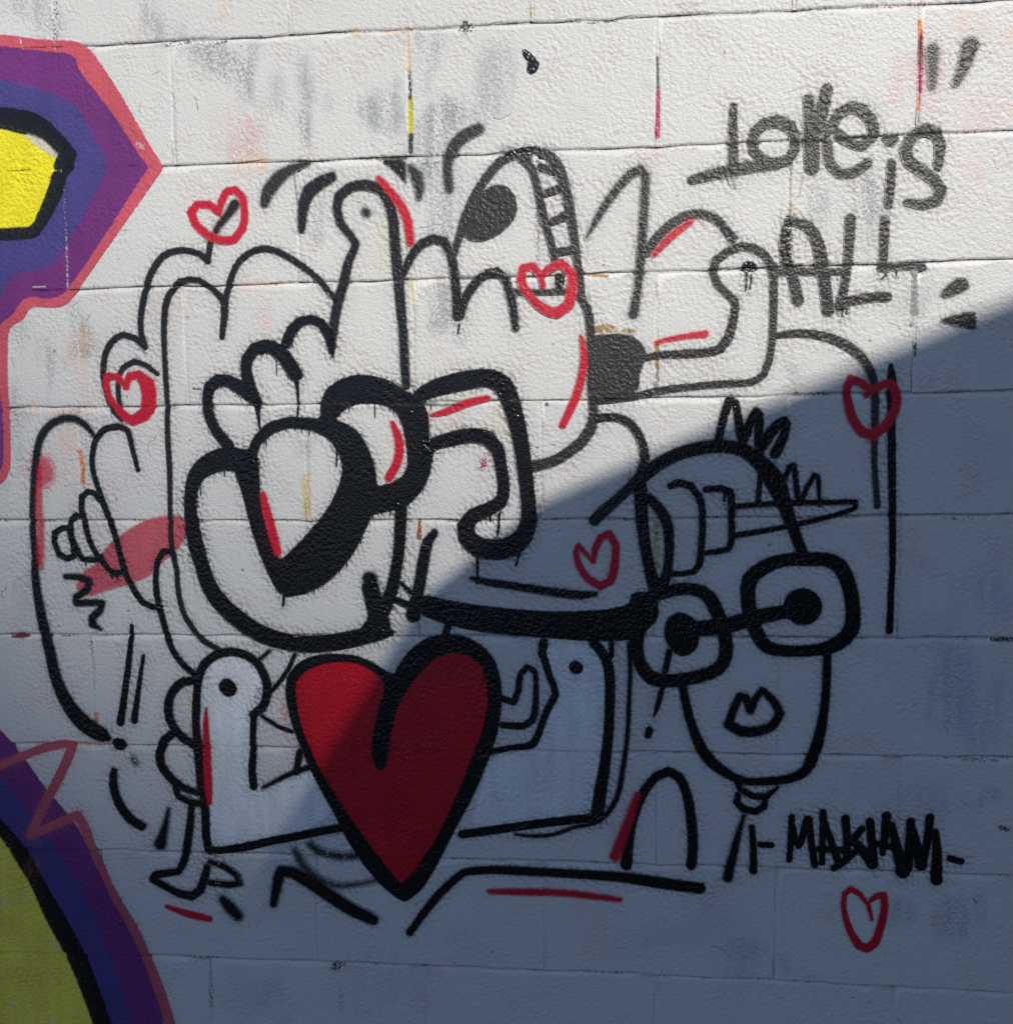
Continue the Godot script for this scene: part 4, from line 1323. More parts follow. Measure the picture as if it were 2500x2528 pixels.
	stroke("black_high", 2.5, 1, 1, 0.3, [772,568,7.4,771,531,7.9,769,503,6.9])
	piece("letter_s")
	stroke("black_high", 3, 1, 1, 0.3, [843,559,7.8,846,586,8.9,840,610,10.4,824,618,10.4,802,607,9.9,793,588,9.9,799,568,10,818,554,10,838,540,9.9,849,523,10,843,507,10,823,501,8.9,798,506,6.9])
	piece("letter_a")
	stroke("black_high", 2.2, 1, 1, 0.3, [613,486,6.4,607,457,8.6,609,422,9.2,618,402,8.7,630,356,10.3])
	stroke("black_low", 2, 1, 2, 0.3, [614,485,3.8,615,451,4.3,615,413,3.8])
	stroke("black_high", 2.2, 1, 1, 0.3, [622,482,7.5,644,473,9.6,659,447,10.7,667,412,11.3,673,374,10.3,678,338,10.3])
	stroke("black_high", 2, 1, 1, 0.3, [594,402,5.4,618,402,7,659,401,7,699,400,6.4])
	piece("letter_l")
	stroke("black_high", 2.2, 1, 1, 0.3, [710,483,9.1,709,448,8.5,707,411,8,703,376,7.5,697,346,9.2])
	stroke("black_high", 2.5, 1, 1, 0.3, [708,352,8.6,740,357,8.6,770,358,9.1])
	stroke("black_high", 0.8, 1, 1, 0.3, [700,338,2.2,701,327,1.4])
	stroke("black_high", 0.8, 1, 1, 0.3, [707,340,2.2,707,332,1.3])
	piece("letter_l")
	stroke("black_high", 2.2, 1, 1, 0.3, [764,478,8.5,763,444,8,763,409,7.5])
	stroke("black_high", 2.5, 1, 1, 0.3, [760,403,6.4,792,405,5.9,825,403,6.9])
	stroke("grey", 1.5, 1, 1, 0.3, [810,312,3.2,811,315,3.2])
	stroke("white", 1, 1, 1, 0.3, [817,321,4,817,319,4])
	stroke("grey", 2, 1, 1, 0.3, [813,397,3.7,813,365,4.3,814,332,4.8])
	stroke("black_high", 1, 1, 1, 0.3, [762,387,2.1,768,393,2.1])
	stroke("black_high", 1, 1, 1, 0.3, [784,398,2.1,784,391,1.3])
	piece("quote_mark")
	fill("black_high", 4, 1, 1, 0.2, 1, [[879,387,895,383,899,369,885,359,859,351,851,359,861,373]])
	piece("quote_mark")
	fill("black_high", 3, 1, 1, 0.2, 1, [[854,319,865,325,907,333,911,318,911,301,887,305,855,314]])
	mark("painted_letters", "thick glossy black looping letters in the centre with white drop shaped counters")
	piece("double_loop")
	fill("black_low", 1.6, 1, 1, 0.48, 1, [[-327,82,-320,106,-304,120,-291,147,-266,171,-229,181,-193,179,-171,177,-171,203,-159,228,-138,242,-108,251,-78,249,-46,239,-26,225,-8,215,9,200,16,177,16,143,22,117,21,85,9,56,-12,32,-24,24,-48,15,-84,9,-92,-8,-106,-39,-128,-72,-159,-105,-200,-129,-241,-137,-258,-126,-275,-92,-292,-46,-305,-1,-313,41,-320,64], [-284,117,-276,135,-254,152,-224,161,-188,156,-158,142,-141,118,-134,89,-143,57,-162,22,-187,-8,-215,-38,-246,-66,-252,-67,-261,-43,-275,-1,-281,46,-282,88], [-144,174,-127,191,-103,201,-74,200,-50,193,-36,181,-27,158,-21,117,-21,94,-29,76,-50,65,-74,59,-75,80,-79,103,-90,130,-104,153,-125,168]])
	piece("horseshoe")
	stroke("black_low", 1.5, 1, 1, 0.48, [-305,104,21,-342,109,21.1,-376,98,18.1,-398,77,14.5,-408,41,11.6,-409,-16,11.3,-400,-64,11.7,-408,7,11])
	stroke("black_low", 1.8, 1, 1, 0.48, [-408,41,11.6,-408,7,11.6,-399,-47,12.9,-384,-108,14.8,-363,-144,16,-331,-174,16.6,-295,-199,16.6,-246,-215,15.9,-200,-220,15.9,-151,-215,15.8,-109,-206,15.8,-75,-197,13.3,-57,-198,7.2])
	piece("tail")
	fill("black_low", 2.5, 1, 1, 0.2, 1, [[-108,-114,-93,-106,-78,-108,-71,-135,-55,-135,-61,-165,-55,-186,-56,-206,-84,-216,-108,-208,-110,-190,-96,-171,-101,-144]])
	stroke("black_low", 4, 1, 1, 0.3, [-91,-103,14.4,-85,-141,15.6,-76,-171,15.7,-77,-189,15.1,-62,-199,7.8])
	stroke("black_low", 2, 1, 1, 0.48, [-33,23,11.2,-38,-48,10.7,-45,-90,10.7,-54,-126,12,-67,-159,12])
	piece("hook")
	stroke("black_low", 1.6, 1, 1, 0.48, [3,213,11.6,30,225,15,79,236,16.7,120,240,15.7,146,227,17.2,159,198,16,169,161,14.9,177,118,13.8,183,68,13.3,187,25,13.3,187,-7,14.5,179,-27,16.3,160,-45,18.1,134,-52,18.2,101,-48,18.2,81,-30,16.5,78,-12,14.7,90,5,13.5,117,17,12.3,138,28,11.6,145,54,11,140,95,11,134,121,12.1,119,138,13.3,92,144,13.3,60,139,12.8,28,131,11.6,13,122,11.7])
	fill("black_low", 1.2, 1, 1, 0.2, 1, [[-5,218,9,200,19,177,18,137,25,114,7,108,2,172]])
	piece("drip")
	stroke("black_low", 0.8, 1, 1, 0.3, [-245,-114,2.4,-246,-138,2.4,-248,-152,2.1])
	piece("drip")
	stroke("black_low", 0.8, 1, 1, 0.3, [98,-63,2.4,98,-84,2.7,97,-111,1.8])
	piece("drip")
	stroke("black_low", 0.8, 1, 1, 0.3, [170,-61,2.9,164,-81,1.8])
	piece("drip")
	stroke("black_low", 0.8, 1, 1, 0.3, [137,10,2.3,136,-11,2.6,133,-29,2])
	piece("drip")
	stroke("black_low", 0.8, 1, 1, 0.3, [-145,133,2.4,-143,116,1.8,-145,97,1.8])
	piece("drip")
	stroke("black_low", 0.8, 1, 1, 0.3, [23,114,2.9,22,102,1.8])
	piece("drip")
	stroke("black_low", 0.8, 1, 1, 0.3, [121,7,2.3,121,-3,2])
	mark("painted_fingers", "three short dripping black fingers on top of the thick looping letters")
	piece("finger")
	stroke("black_low", 1.6, 1, 1, 0.48, [-336,133,10.8,-354,154,10.2,-367,180,9.6,-371,207,9.6,-365,234,10.7,-350,245,10.7,-334,244,11.3,-313,234,11.9,-295,220,12.5,-282,208,10.1])
	stroke("black_low", 0.8, 1, 1, 0.3, [-282,205,7.1,-281,188,3.6,-278,158,2.1])
	piece("finger")
	stroke("black_low", 1.6, 1, 1, 0.48, [-289,220,10.1,-298,252,10.7,-297,280,10.6,-283,297,11.2,-262,302,11.8,-238,291,12.9,-223,271,13.5,-212,253,12.9])
	stroke("black_low", 0.8, 1, 1, 0.3, [-211,245,4.7,-209,216,2.4,-211,172,2.1])
	piece("finger")
	stroke("black_low", 1.6, 1, 1, 0.48, [-226,306,10,-216,328,9.9,-201,342,8.7,-182,345,8.1,-165,339,8.7,-153,321,9.3,-148,298,6.4,-146,281,1.8])
	mark("red_stroke", "red stroke under the top bar of the black hook")
	stroke("red", 2.2, 1, 1, 0.08, [24,179,3.5,49,185,6.4,82,198,7.5,119,206,5.7])
	mark("red_stroke", "curved red stroke inside the right loop of the thick letters")
	stroke("red", 2.2, 1, 1, 0.08, [-45,167,4.7,-36,143,7.6,-34,117,8.2,-42,91,8.2,-53,74,8.2])
	mark("red_stroke", "slanting red stroke inside the drop shaped counter")
	stroke("red", 2.2, 1, 1, 0.08, [-277,46,5.4,-271,16,7.8,-262,-22,8.5,-254,-55,7.3])
	mark("magenta_chip", "small magenta paint chip inside the white space of the hook")
	fill("magenta", 1, 1, 2.2, 0.2, 0, [[114,113,117,95,109,81,102,87,100,95,106,104]])
	mark("painted_bar", "black upright bar with side ticks left of the wide hat brim")
	piece("upright")
	stroke("black_low", 2.5, 1, 1, 0.3, [24,-23,7.7,12,-39,10.1,4,-72,11.3,-5,-120,11.3,-16,-167,13.8])
	piece("tick")
	stroke("black_low", 1.5, 1, 1, 0.48, [-35,-111,4.2,-20,-126,4.8])
	piece("tick")
	stroke("black_low", 1.5, 1, 1, 0.48, [-50,-139,6.6,-25,-148,7.2])
	mark("painted_brim", "wide black band like a hat brim running to the spectacles")
	fill("black_low", 1.6, 1, 1, 0.2, 1, [[2,-129,44,-140,103,-149,162,-155,220,-159,253,-159,316,-156,356,-147,362,-125,405,-125,408,-172,382,-197,356,-211,287,-212,199,-206,111,-198,73,-191,40,-183,2,-169,-7,-158]])
	mark("painted_line", "thin slightly curved black line above the wide brim")
	stroke("black_low", 2.5, 1, 1, 0.3, [88,-102,4.7,113,-108,7.1,172,-117,7.6,230,-126,8.2,277,-131,8.2,300,-129,5.2])
	mark("painted_bird", "lower left bird figure holding the big heart, round head with dot eye")
	piece("fill")
	fill("fresh", 5, 0.92, 1.25, 0, 1, [[-403,-283,-388,-258,-365,-244,-340,-239,-315,-245,-294,-263,-286,-291,-292,-328,-310,-350,-314,-482,-293,-478,-236,-452,-192,-448,-157,-519,-236,-575,-332,-593,-399,-603,-407,-502,-415,-424,-410,-329]])
	piece("wing")
	stroke("black_low", 2, 1, 1, 0.3, [-414,-286,8.1,-436,-290,8.8,-455,-306,8.8,-465,-330,8.8,-464,-358,8.8,-450,-383,8.8,-432,-400,8.8,-415,-411,7.6])
	piece("wing")
	stroke("black_low", 2, 1, 1, 0.3, [-459,-384,8.2,-476,-398,8.9,-485,-419,8.9,-484,-444,8.9,-469,-466,8.9,-448,-484,8.3,-418,-495,6.4])
	piece("wing")
	stroke("black_low", 2, 1, 1, 0.3, [-459,-488,6.4,-454,-502,7,-436,-511,7,-414,-516,6.4])
	piece("head")
	stroke("black_low", 2, 1, 1, 0.3, [-407,-281,8.7,-396,-258,8.7,-374,-241,8.7,-346,-234,8.7,-318,-240,8.7,-296,-257,8.6,-283,-285,8.7,-282,-309,8.7,-292,-336,8.7,-310,-348,7.5])
	piece("eye")
	stroke("black_low", 2, 1, 1, 0.3, [-355,-298,15.6,-352,-301,15.6])
	piece("beak")
	stroke("black_low", 5, 0.8, 2.4, 0.3, [-296,-306,5.6,-304,-325,3.7])
	piece("back_line")
	stroke("black_low", 1.8, 1, 1, 0.3, [-407,-280,7.5,-413,-330,8.2,-415,-392,8.2,-412,-455,8.2,-410,-490,8.3,-409,-401,6.3])
	stroke("black_low", 1.8, 1, 1, 0.3, [-414,-393,8.2,-411,-417,8.2,-409,-465,8.6,-405,-525,8.6,-405,-576,8.6,-401,-605,7.7])
	piece("throat_line")
	stroke("black_low", 1.6, 1, 1, 0.3, [-308,-348,6.2,-311,-390,6.3,-312,-422,6.9,-315,-453,7.5,-313,-481,7.6])
	piece("belly_line")
	stroke("black_low", 1.6, 1, 1, 0.3, [-402,-603,7.7,-380,-603,8.3,-332,-594,8.6,-284,-582,8.2,-233,-571,8.2,-185,-560,8.2,-142,-552,8.1])
	piece("leg")
	stroke("black_low", 2.2, 1, 1, 0.3, [-430,-516,6.4,-434,-551,7.7,-442,-596,8.3,-451,-629,7.7,-461,-645,7.1,-481,-648,7.8,-505,-653,8.4,-510,-661,7.8,-492,-671,7.8,-460,-687,8.4,-438,-691,9.1,-421,-679,8.4,-412,-657,8.4,-406,-635,7.1])
	piece("toe")
	stroke("black_low", 3, 1, 1.15, 0.3, [-400,-624,5.8,-371,-634,7,-350,-650,7,-346,-664,7.1,-369,-667,7.7,-401,-664,7.1])
	piece("arm_line")
	stroke("black_low", 2, 1, 1, 0.3, [-277,-308,5,-255,-284,4.9,-239,-260,4.9,-229,-238,4.3])
	stroke("black_low", 3, 1, 1, 0.3, [-297,-251,4.9,-275,-232,4.3])
	stroke("black_low", 1.5, 1, 1, 0.3, [-293,-350,3.7,-266,-368,4.4,-238,-378,4.3])
	stroke("black_low", 2.5, 1, 1, 0.3, [-226,-417,7.5,-233,-452,6.9])
	stroke("black_low", 3.5, 1, 1, 0.3, [-296,-483,4.4,-248,-458,6.3,-207,-442,6.8])
	mark("painted_bird", "right bird figure in the shade facing the big heart")
	piece("fill")
	fill("fresh", 5, 0.92, 1.25, 0, 1, [[214,-217,294,-217,317,-246,321,-285,318,-381,311,-429,300,-524,228,-535,77,-551,99,-476,115,-421,190,-401,208,-364,229,-304,215,-247]])
	piece("head")
	stroke("black_low", 1.8, 1, 1, 0.3, [211,-214,8.3,208,-232,7.7,214,-250,7.1,221,-274,6.5,231,-304,7.1,217,-331,7.2,206,-361,6.6,190,-395,7.8,154,-402,6.6,115,-410,6.7])
	piece("eye")
	stroke("black_low", 1.5, 1, 1, 0.3, [266,-257,11.8,267,-258,11.8])
	piece("back_line")
	stroke("black_low", 2, 1, 1, 0.3, [297,-214,9.4,317,-240,9.4,324,-276,9.4,324,-321,9.4,321,-381,9.5,314,-441,10.7,308,-475,11.4,303,-521,10.8,299,-526,10.2])
	stroke("black_low", 2, 1, 1, 0.3, [308,-475,10.8,300,-524,10.8])
	stroke("black_low", 1.5, 1, 1, 0.3, [327,-215,5.3,327,-237,4.7])
	piece("outer_line")
	stroke("black_low", 2.5, 1, 1, 0.3, [358,-216,5.3,359,-261,4.7,357,-320,4.7,354,-380,4.7,346,-441,5.4,339,-480,5.4,328,-505,5.4,313,-524,5.4,296,-535,4.8,263,-543,4.2,227,-557,4.2,195,-561,4.3,159,-559,3.1])
	piece("belly_line")
	stroke("black_low", 1.6, 1, 1, 0.3, [64,-561,8,107,-554,8.6,153,-546,8.5,213,-536,8.5,257,-530,8.5,302,-524,8.4])
	piece("arm")
	stroke("black_low", 2, 1, 1, 0.3, [139,-314,6.6,158,-320,6.6,166,-301,6.6,170,-271,6,182,-257,5.9,195,-265,5.3,197,-292,5.4,196,-328,6.6,190,-352,6.6,175,-362,7.2,138,-361,6.6])
	piece("link")
	stroke("black_low", 2, 1, 1, 0.3, [46,-181,7.2,40,-203,6.6])
	mark("painted_heart", "big red heart with a thick black outline, largest on the wall")
	piece("red_fill")
	fill("deepred", 2, 1, 1, 0.04, 1, [[-239,-306,-235,-278,-216,-261,-182,-245,-145,-242,-109,-249,-79,-264,-61,-276,-31,-279,-6,-258,21,-236,51,-224,84,-228,111,-248,119,-281,121,-323,115,-360,109,-384,90,-433,68,-486,37,-565,5,-612,-32,-651,-48,-655,-87,-612,-135,-553,-177,-491,-206,-432,-229,-377]])
	piece("outline")
	fill("black_low", 1.6, 1, 1, 0.2, 1, [[-250,-306,-244,-275,-225,-253,-200,-240,-163,-235,-124,-237,-90,-249,-64,-267,-53,-272,-42,-252,-24,-228,7,-206,43,-199,78,-204,108,-221,128,-248,137,-281,138,-323,131,-371,117,-414,96,-467,83,-495,52,-552,21,-615,-8,-663,-28,-681,-41,-690,-58,-682,-88,-656,-118,-619,-142,-582,-165,-532,-192,-482,-212,-439,-227,-402,-242,-355], [-230,-306,-226,-284,-207,-266,-176,-254,-145,-250,-115,-254,-88,-268,-72,-283,-69,-298,-80,-329,-90,-369,-96,-403,-95,-424,-89,-441,-80,-448,-70,-439,-65,-418,-61,-387,-53,-353,-41,-319,-23,-291,-3,-267,21,-243,51,-232,78,-237,102,-254,110,-281,113,-323,106,-354,100,-378,91,-400,72,-449,47,-508,21,-562,-1,-597,-26,-635,-45,-652,-52,-649,-75,-621,-105,-581,-135,-537,-164,-491,-191,-445,-211,-398,-225,-352]])
	mark("red_stroke", "tall thin red stroke on the chest of the lower left bird")
	stroke("red", 2.5, 1, 1, 0.08, [-395,-337,2.5,-397,-373,6.3,-397,-423,7.6,-397,-486,7.6,-396,-513,5.1])
	mark("red_stroke", "short red dash under the foot of the lower left bird")
	stroke("red", 2.5, 1, 1, 0.08, [-486,-713,4.6,-455,-723,7.1,-430,-729,7.8,-406,-734,6.5])
	mark("red_stroke", "red vertical smear along the far left hand outline")
	stroke("red", 4, 0.85, 1, 0.08, [-683,95,4.3,-689,31,6.8,-689,-14,6.9,-692,-64,6.9,-691,-85,3.1])
	mark("painted_scribble", "two fuzzy dark curved scribbles left of the heart tip")
	stroke("black_low", 6, 0.95, 1.25, 0.3, [-212,-587,7.6,-195,-601,8.8,-155,-608,8.8,-121,-605,8.1])
	stroke("black_low", 6, 0.92, 1.35, 0.3, [-241,-599,7,-225,-629,8.9,-197,-652,8.2,-163,-662,6.9,-119,-657,5,-94,-650,5])
	mark("painted_zigzag", "black angular stroke like a roof left of the heart tip")
	stroke("black_low", 3.5, 1, 1, 0.3, [-284,-701,7.7,-276,-665,10.2,-267,-638,11.4,-247,-640,12.1,-198,-669,13.3,-145,-703,13.3,-101,-724,11.4])
	mark("painted_face", "cartoon face with square spectacles and spiky hair in the shaded right half")
	piece("head_outline")
	stroke("black_low", 2.5, 1, 1, 0.3, [370,61,11.4,384,74,11.4,405,91,11.9,436,107,11.8,472,117,11.8,514,120,11.7,547,112,12.3,575,90,14.5,598,59,17.3,612,25,13.4,626,-12,10.6,644,-61,10.1])
	piece("hair")
	stroke("black_low", 2, 1, 1, 0.3, [504,130,7.3,513,170,7.8,523,196,8.3,531,192,7.2,537,161,7.8,544,130,8.9,554,155,8.3,565,177,7.8,570,171,7.8,570,141,8.3,573,115,8.9,590,143,10,610,161,8.3,615,157,7.2,609,132,8.9,597,107,9.5])
	piece("hair")
	stroke("black_low", 2, 1, 1, 0.3, [609,53,5,621,85,5.6,627,87,5.6,632,56,5.6,638,25,6.1,649,50,5,661,70,5.5,667,67,5,669,38,3.9,670,19,2.8])
	piece("hair")
	stroke("black_low", 1.6, 1, 1, 0.3, [574,82,5,570,25,5.1])
	piece("neck_line")
	stroke("black_mid", 2, 1, 1, 0.3, [306,170,7.9,334,171,7.4,360,159,7.9,377,132,7.9,383,104,8.5,376,75,8.5,360,55,9.1,334,30,9.7,314,13,10.3,299,-2,10.4])
	piece("cheek_line")
	stroke("black_low", 2, 1, 1, 0.3, [374,63,11.4,376,46,12,378,3,11.4,383,-41,10.3,391,-84,10.4,403,-125,12.7])
	stroke("black_low", 2, 1, 1, 0.3, [391,34,8.5,411,11,9.7,422,-15,9.7,424,-55,8.6,421,-90,8.6,412,-119,11.5])
	piece("ear")
	stroke("black_low", 1.6, 1, 1, 0.3, [426,55,6.2,439,60,6.8,459,55,6.8,473,36,6.8,479,8,6.2,478,-41,6.3,474,-79,6.3,465,-91,5.7,446,-94,5.2,428,-94,5.7])
	piece("pencil_end")
	stroke("black_low", 1.6, 1, 1, 0.3, [484,48,5.6,509,50,6.2,524,44,6.8,527,2,6.2,527,-38,6.2,523,-52,5.7,507,-56,5.7,483,-59,4.6])
	stroke("black_low", 1, 1, 1, 0.3, [515,44,3.4,515,29,2.3])
	piece("pencil")
	stroke("black_low", 1.8, 1, 1, 0.3, [529,19,5.6,569,22,5.1,624,25,5.6,679,25,5,728,25,5.5,727,16,5,693,3,5,639,-10,5,584,-21,5.1,535,-29,5.7])
	piece("spectacle_lens")
	stroke("black_low", 2, 1, 1, 0.3, [403,-129,12.1,446,-120,10.9,480,-125,11.5,498,-145,12.6,511,-177,12.1,519,-203,12.1,519,-236,12.1,506,-258,12.1,475,-271,12.2,427,-279,12.2,395,-274,12.9,376,-249,11.7,369,-213,12.8,376,-166,19.1,389,-143,17.4])
	piece("spectacle_lens")
	stroke("black_low", 2.2, 1, 1, 0.3, [659,-70,12.4,615,-71,11.8,582,-83,13,558,-105,13.6,556,-136,13.1,560,-165,12.6,572,-197,12.6,588,-219,12,617,-226,10.9,670,-224,10.8,706,-212,13,726,-188,14.1,728,-156,12.9,721,-116,12.9,705,-82,13.4,681,-70,12.3,659,-70,12.4])
	piece("bridge")
	stroke("black_low", 1.8, 1, 1, 0.3, [449,-191,14.4,517,-183,14.4,573,-168,13.7,643,-153,11.9])
	piece("pupil")
	fill("black_low", 1.8, 1, 1, 0.2, 1, [[444,-159,463,-167,474,-183,477,-201,472,-223,459,-234,445,-237,431,-229,419,-213,415,-192,420,-172,432,-162]])
	piece("pupil")
	stroke("black_low", 1.8, 1, 1, 0.3, [645,-149,31.1,647,-151,31.1])
	piece("stick")
	stroke("black_low", 1.5, 1, 1, 0.3, [425,-228,5.8,418,-263,5.8])
	stroke("black_low", 1.2, 1, 1, 0.3, [413,-293,5.3,405,-326,4.7,399,-342,1.8])
	piece("dot")
	stroke("black_low", 2, 1, 1, 0.3, [392,-366,7.1,390,-375,7.1])
	piece("jaw")
	stroke("black_low", 2, 1, 1, 0.3, [448,-289,7.6,455,-325,8.2,467,-366,8.8,483,-402,10.6,508,-430,10,548,-452,7.6,591,-453,8.2,631,-447,8.7,656,-432,9.9,668,-405,11,679,-363,9.8,685,-316,8,687,-272,8,687,-224,7.4])
	piece("lips")
	stroke("black_low", 3, 1, 1, 0.3, [527,-351,8.7,535,-324,8.1,544,-305,8.1,555,-308,8.1,562,-329,8.7,568,-312,7.5,581,-294,6.9,598,-310,8.1,611,-335,8.7,601,-354,9.3,578,-365,9.9,547,-366,10.5,526,-354,9.9])
	piece("chin_knob")
	stroke("black_low", 1.5, 1, 1, 0.3, [540,-451,5.3,546,-467,5.9,566,-479,6.5,591,-479,6.4,609,-464,3.5])
	stroke("black_low", 1.5, 1, 1, 0.3, [543,-478,5.9,541,-491,6.5,552,-503,7.1,572,-507,7.1,587,-499,6.5,589,-481,5.9])
	piece("long_stroke")
	stroke("black_low", 3, 1, 1, 0.3, [553,-515,4.1,541,-561,7.1,527,-627,9.5])
	mark("painted_arch", "black arch shape beside the red stroke at bottom centre")
	stroke("black_low", 2, 1, 1, 0.3, [353,-609,10.9,355,-572,10.8,363,-526,10.2,381,-480,8.9,404,-449,8.9,424,-439,8.9,442,-448,8.9,456,-478,8.9,464,-523,9.5,467,-569,9.5,465,-607,9.6])
	mark("red_stroke", "slanting dark red stroke along the left foot of the arch")
	stroke("red", 4, 1, 1, 0.08, [371,-481,6,355,-532,8.4,333,-594,10.3])
	mark("painted_line", "long black line bent like a low roof under the big heart")
	stroke("black_low", 2.5, 1, 1, 0.3, [-34,-747,7.6,-9,-711,8.1,19,-675,8.7,51,-643,8.1,66,-631,8,112,-625,8.6,157,-625,9.2,250,-628,9.1,345,-632,10.3,418,-641,11.4,480,-648,10.8])
	mark("red_stroke", "level dark red stroke under the low roof line")
	stroke("red", 3.5, 1, 1, 0.08, [112,-665,5.6,167,-664,7.4,242,-664,7.3,301,-669,6.7,341,-673,5.5])
	stains()
	stroke("soot", 2.5, 0.9, 1.25, 0, [-212,607,1.4,-194,609,2.8,-178,608,2])
	stroke("soot", 2.5, 0.9, 1.25, 0, [-55,606,2.5,-35,608,3.4,-13,607,2.5])
	stroke("soot", 2.5, 0.9, 1.25, 0, [516,608,2.1,531,608,2.1])
	stroke("soot", 2.5, 0.9, 1.25, 0, [547,608,2.4,566,608,1.9])
	stroke("soot", 2.5, 0.9, 1.25, 0, [616,608,2.4,642,607,2.9,668,608,2.9])
	stroke("soot", 2.5, 0.9, 1.25, 0, [687,610,2.1,721,611,2.6,750,612,2.1])
	stroke("soot", 2.5, 0.9, 1.25, 0, [760,611,2.1,780,611,2.1])
	stroke("soot", 2.5, 0.9, 1.25, 0, [802,611,2.1,849,614,2.1])
	stroke("soot", 2.5, 0.9, 1.25, 0, [603,413,2.4,634,412,2.4])
	stroke("soot", 2.5, 0.9, 1.25, 0, [652,412,2.4,676,412,2.4])
	stroke("soot", 2.5, 0.9, 1.25, 0, [700,411,2.4,715,412,2.4])
	stroke("soot", 2.5, 0.9, 1.25, 0, [756,410,2.4,800,409,2.1,829,409,1.3])
	stroke("soot", 2.5, 0.9, 1.25, 0, [487,410,2.5,499,409,2.5])
	stroke("soot", 2.5, 0.9, 1.25, 0, [582,410,2.4,597,411,2.4])
	stroke("soot", 2.5, 0.9, 1.25, 0, [365,408,3,381,407,3])
	stroke("soot", 2.5, 0.9, 1.25, 0, [-131,407,2.6,-111,406,2.3])
	stroke("soot", 2.5, 0.9, 1.25, 0, [-35,407,2.6,-15,408,2.6])
	stroke("soot", 2.5, 0.9, 1.25, 0, [62,407,2.3,116,407,2.5,159,406,2.3])
	stroke("soot", 2.5, 0.9, 1.25, 0, [267,409,2.5,283,409,2.5])
	stroke("soot", 2.5, 0.9, 1.25, 0, [-170,203,2.6,-115,202,2.3])
	stroke("soot", 2.5, 0.9, 1.25, 0, [-44,198,2.3,15,197,2.6,79,196,1.4])
	stroke("soot", 2.5, 0.9, 1.25, 0, [150,199,2.6,177,198,2.6])
	stroke("soot", 2.5, 0.9, 1.25, 0, [-380,197,2.4,-360,196,2.4])
	stroke("soot", 2.5, 0.9, 1.25, 0, [51,607,2.8,74,607,2.8])
	stroke("soot", 2.5, 0.9, 1.25, 0, [292,200,2.3,365,203,2.5])
	stroke("soot", 2.5, 0.9, 1.25, 0, [-204,589,1.4,-200,539,1.1])
	stroke("soot", 2.5, 0.9, 1.25, 0, [-14,598,1.7,-14,564,1.4])
	stroke("white", 1.5, 1, 1, 0, [678,614,1.6,681,608,1.3])
	mark("painted_signature", "jagged black signature lettering between two dashes at lower right")
	piece("letter_stroke")
	stroke("black_low", 2, 1, 1, 0.3, [567,-535,5.9,570,-572,6.6,571,-614,7.3])
	piece("dash")
	stroke("black_low", 1.2, 1, 1, 0.3, [582,-566,6,600,-567,6])
	piece("letter_m")
	stroke("black_low", 1.2, 1, 1, 0.3, [634,-516,5.9,633,-556,5.9,631,-592,5.9])
	stroke("black_low", 1.2, 1, 1, 0.3, [636,-531,5.2,646,-567,5.9,660,-520,7.9])
	stroke("black_low", 1.2, 1, 1, 0.3, [662,-520,7.2,668,-564,6.6,674,-600,6.6])
	piece("letter_a")
	stroke("black_low", 1.2, 1, 1, 0.3, [686,-506,6.5,686,-548,5.9,686,-596,5.9])
	stroke("black_low", 1.2, 1, 1, 0.3, [687,-518,5.9,699,-554,6.5,713,-593,7.2])
	stroke("black_low", 1.2, 1, 1, 0.3, [681,-571,6.6,719,-572,6.5])
	piece("letter_r")
	stroke("black_low", 1.2, 1, 1, 0.3, [723,-517,7.8,727,-553,7.2,726,-589,5.9])
	stroke("black_low", 1.2, 1, 1, 0.3, [751,-534,6.5,733,-558,7.2])
	stroke("black_low", 1.2, 1, 1, 0.3, [738,-556,7.8,759,-579,9.8,770,-596,9.8])
	stroke("black_low", 2, 1, 1, 0.3, [707,-605,7.9,729,-586,7.2,747,-568,5.9])
	piece("letter_i")
	stroke("black_low", 1.2, 1, 1, 0.3, [764,-521,7.8,768,-561,7.8,771,-594,8.5])
	piece("letter_a")
	stroke("black_low", 1.2, 1, 1, 0.3, [791,-510,8.4,789,-546,7.1,786,-577,5.2])
	stroke("black_low", 2, 1, 1, 0.3, [800,-527,7.1,810,-569,9.7,821,-608,12.4])
	stroke("black_low", 1.2, 1, 1, 0.3, [776,-559,6.5,800,-564,6.5])
	piece("letter_m")
	stroke("black_low", 1.2, 1, 1, 0.3, [831,-519,7.7,830,-563,8.4,827,-606,9.1])
	stroke("black_low", 1.2, 1, 1, 0.3, [835,-536,7.1,844,-568,9.1,850,-595,11])
	stroke("black_low", 1.2, 1, 1, 0.3, [862,-511,7.7,859,-550,7.1,854,-586,7.1])
	stroke("black_low", 2, 1, 1, 0.3, [872,-536,6.4,875,-573,9,876,-620,11])
	piece("dash")
	stroke("black_low", 1.5, 1, 1, 0.3, [897,-582,6.4,915,-587,6.4])
	mark("painted_heart", "small red outlined heart at the fingertip of the left hand")
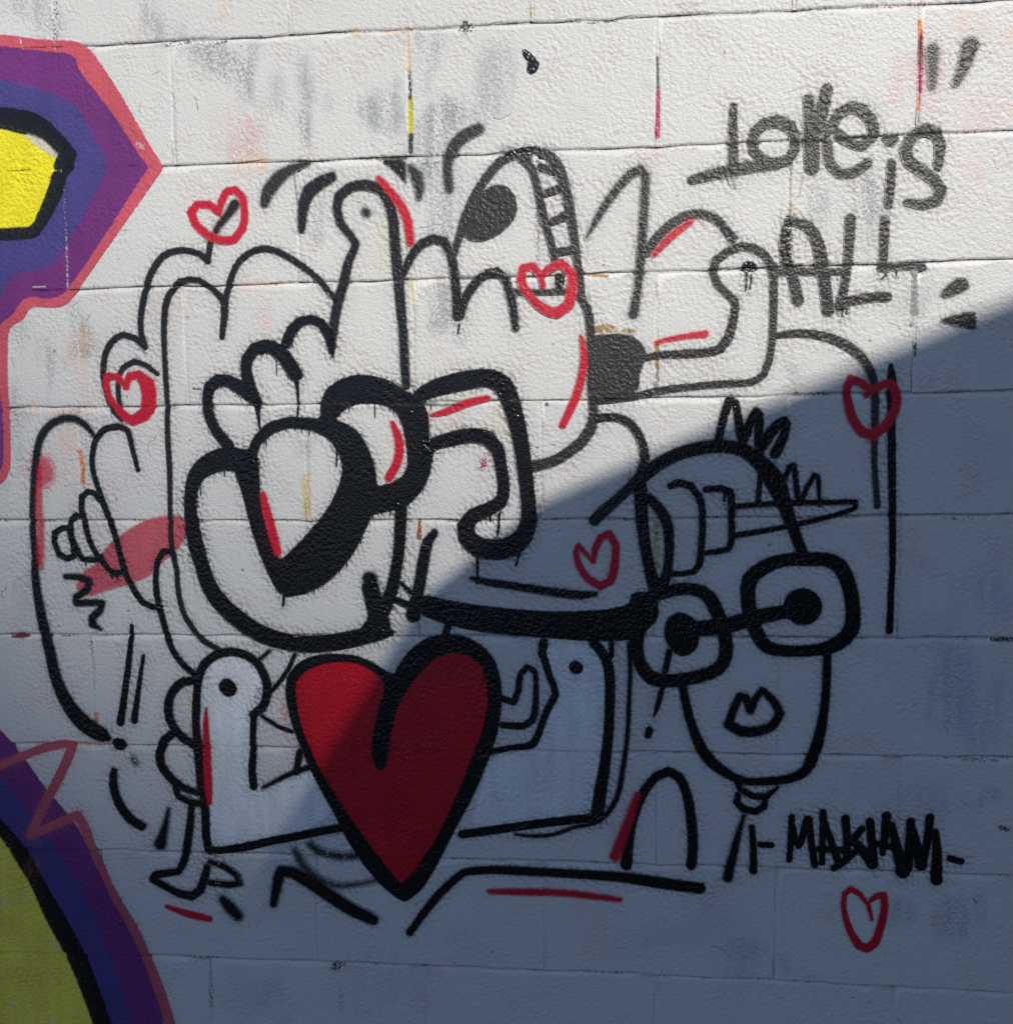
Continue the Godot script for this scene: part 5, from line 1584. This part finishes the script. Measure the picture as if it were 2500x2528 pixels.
	stroke("red", 2.2, 1, 1, 0.08, [-337,529,7,-353,542,7,-374,543,7,-386,531,7.6,-380,512,7.6,-360,493,7.6,-336,482,7.6,-312,483,7.6,-297,500,7.5,-292,525,6.9,-295,553,6.9,-307,565,6.9,-322,563,6.9,-332,547,7,-337,529,5.8])
	mark("painted_heart", "red heart with a thick right lobe over the left hand edge")
	stroke("red", 2.2, 1, 1, 0.08, [-515,237,6,-532,254,6.6,-548,256,7.3,-552,244,6.7,-547,219,6.1,-528,193,7.3,-507,178,9.7,-486,188,12.1,-476,211,13.9,-478,241,13.8,-492,257,8.4,-509,255,7.2,-517,237,6])
	mark("painted_heart", "red heart drawn over the black mouth bar near the ladder")
	stroke("red", 2.2, 1, 1, 0.08, [214,389,5,211,407,6.2,197,423,7.3,181,420,7.3,178,401,7.9,191,376,7.3,213,354,8.4,237,345,9.5,256,357,9.5,262,382,8.9,262,410,7.8,245,426,7.8,225,418,7.8,212,407,5.6])
	mark("painted_heart", "dark red heart crossing the two vertical lines in the shade")
	stroke("red", 2.2, 1, 1, 0.08, [751,207,6,731,221,7.6,716,227,7.6,710,212,7.1,712,191,7.7,721,161,8.2,737,140,8.8,753,135,9.3,772,149,8.2,787,176,8.2,790,201,7.6,783,216,7.6,770,219,7.1,753,209,6,742,201,5.4])
	mark("painted_heart", "narrow red heart left of the face with spectacles")
	stroke("red", 2.2, 1, 1, 0.08, [295,-72,3.5,283,-58,4.6,271,-46,5.8,267,-56,5.2,273,-81,6.4,288,-103,7,308,-115,7.6,326,-106,7.5,333,-75,7.5,334,-44,6.9,323,-25,6.9,309,-32,6.9,299,-52,6.4,297,-73,4.6])
	mark("painted_heart", "small red outlined heart under the signature")
	stroke("red", 2.2, 1, 1, 0.08, [771,-695,3.5,764,-667,4.7,749,-649,5.3,735,-641,5.9,725,-649,5.3,723,-668,5.3,728,-696,5.9,739,-724,7.1,751,-742,8.3,764,-747,8.9,777,-737,8.2,787,-703,7.6,792,-669,7,789,-651,7,777,-653,5.8,765,-664,4.1])
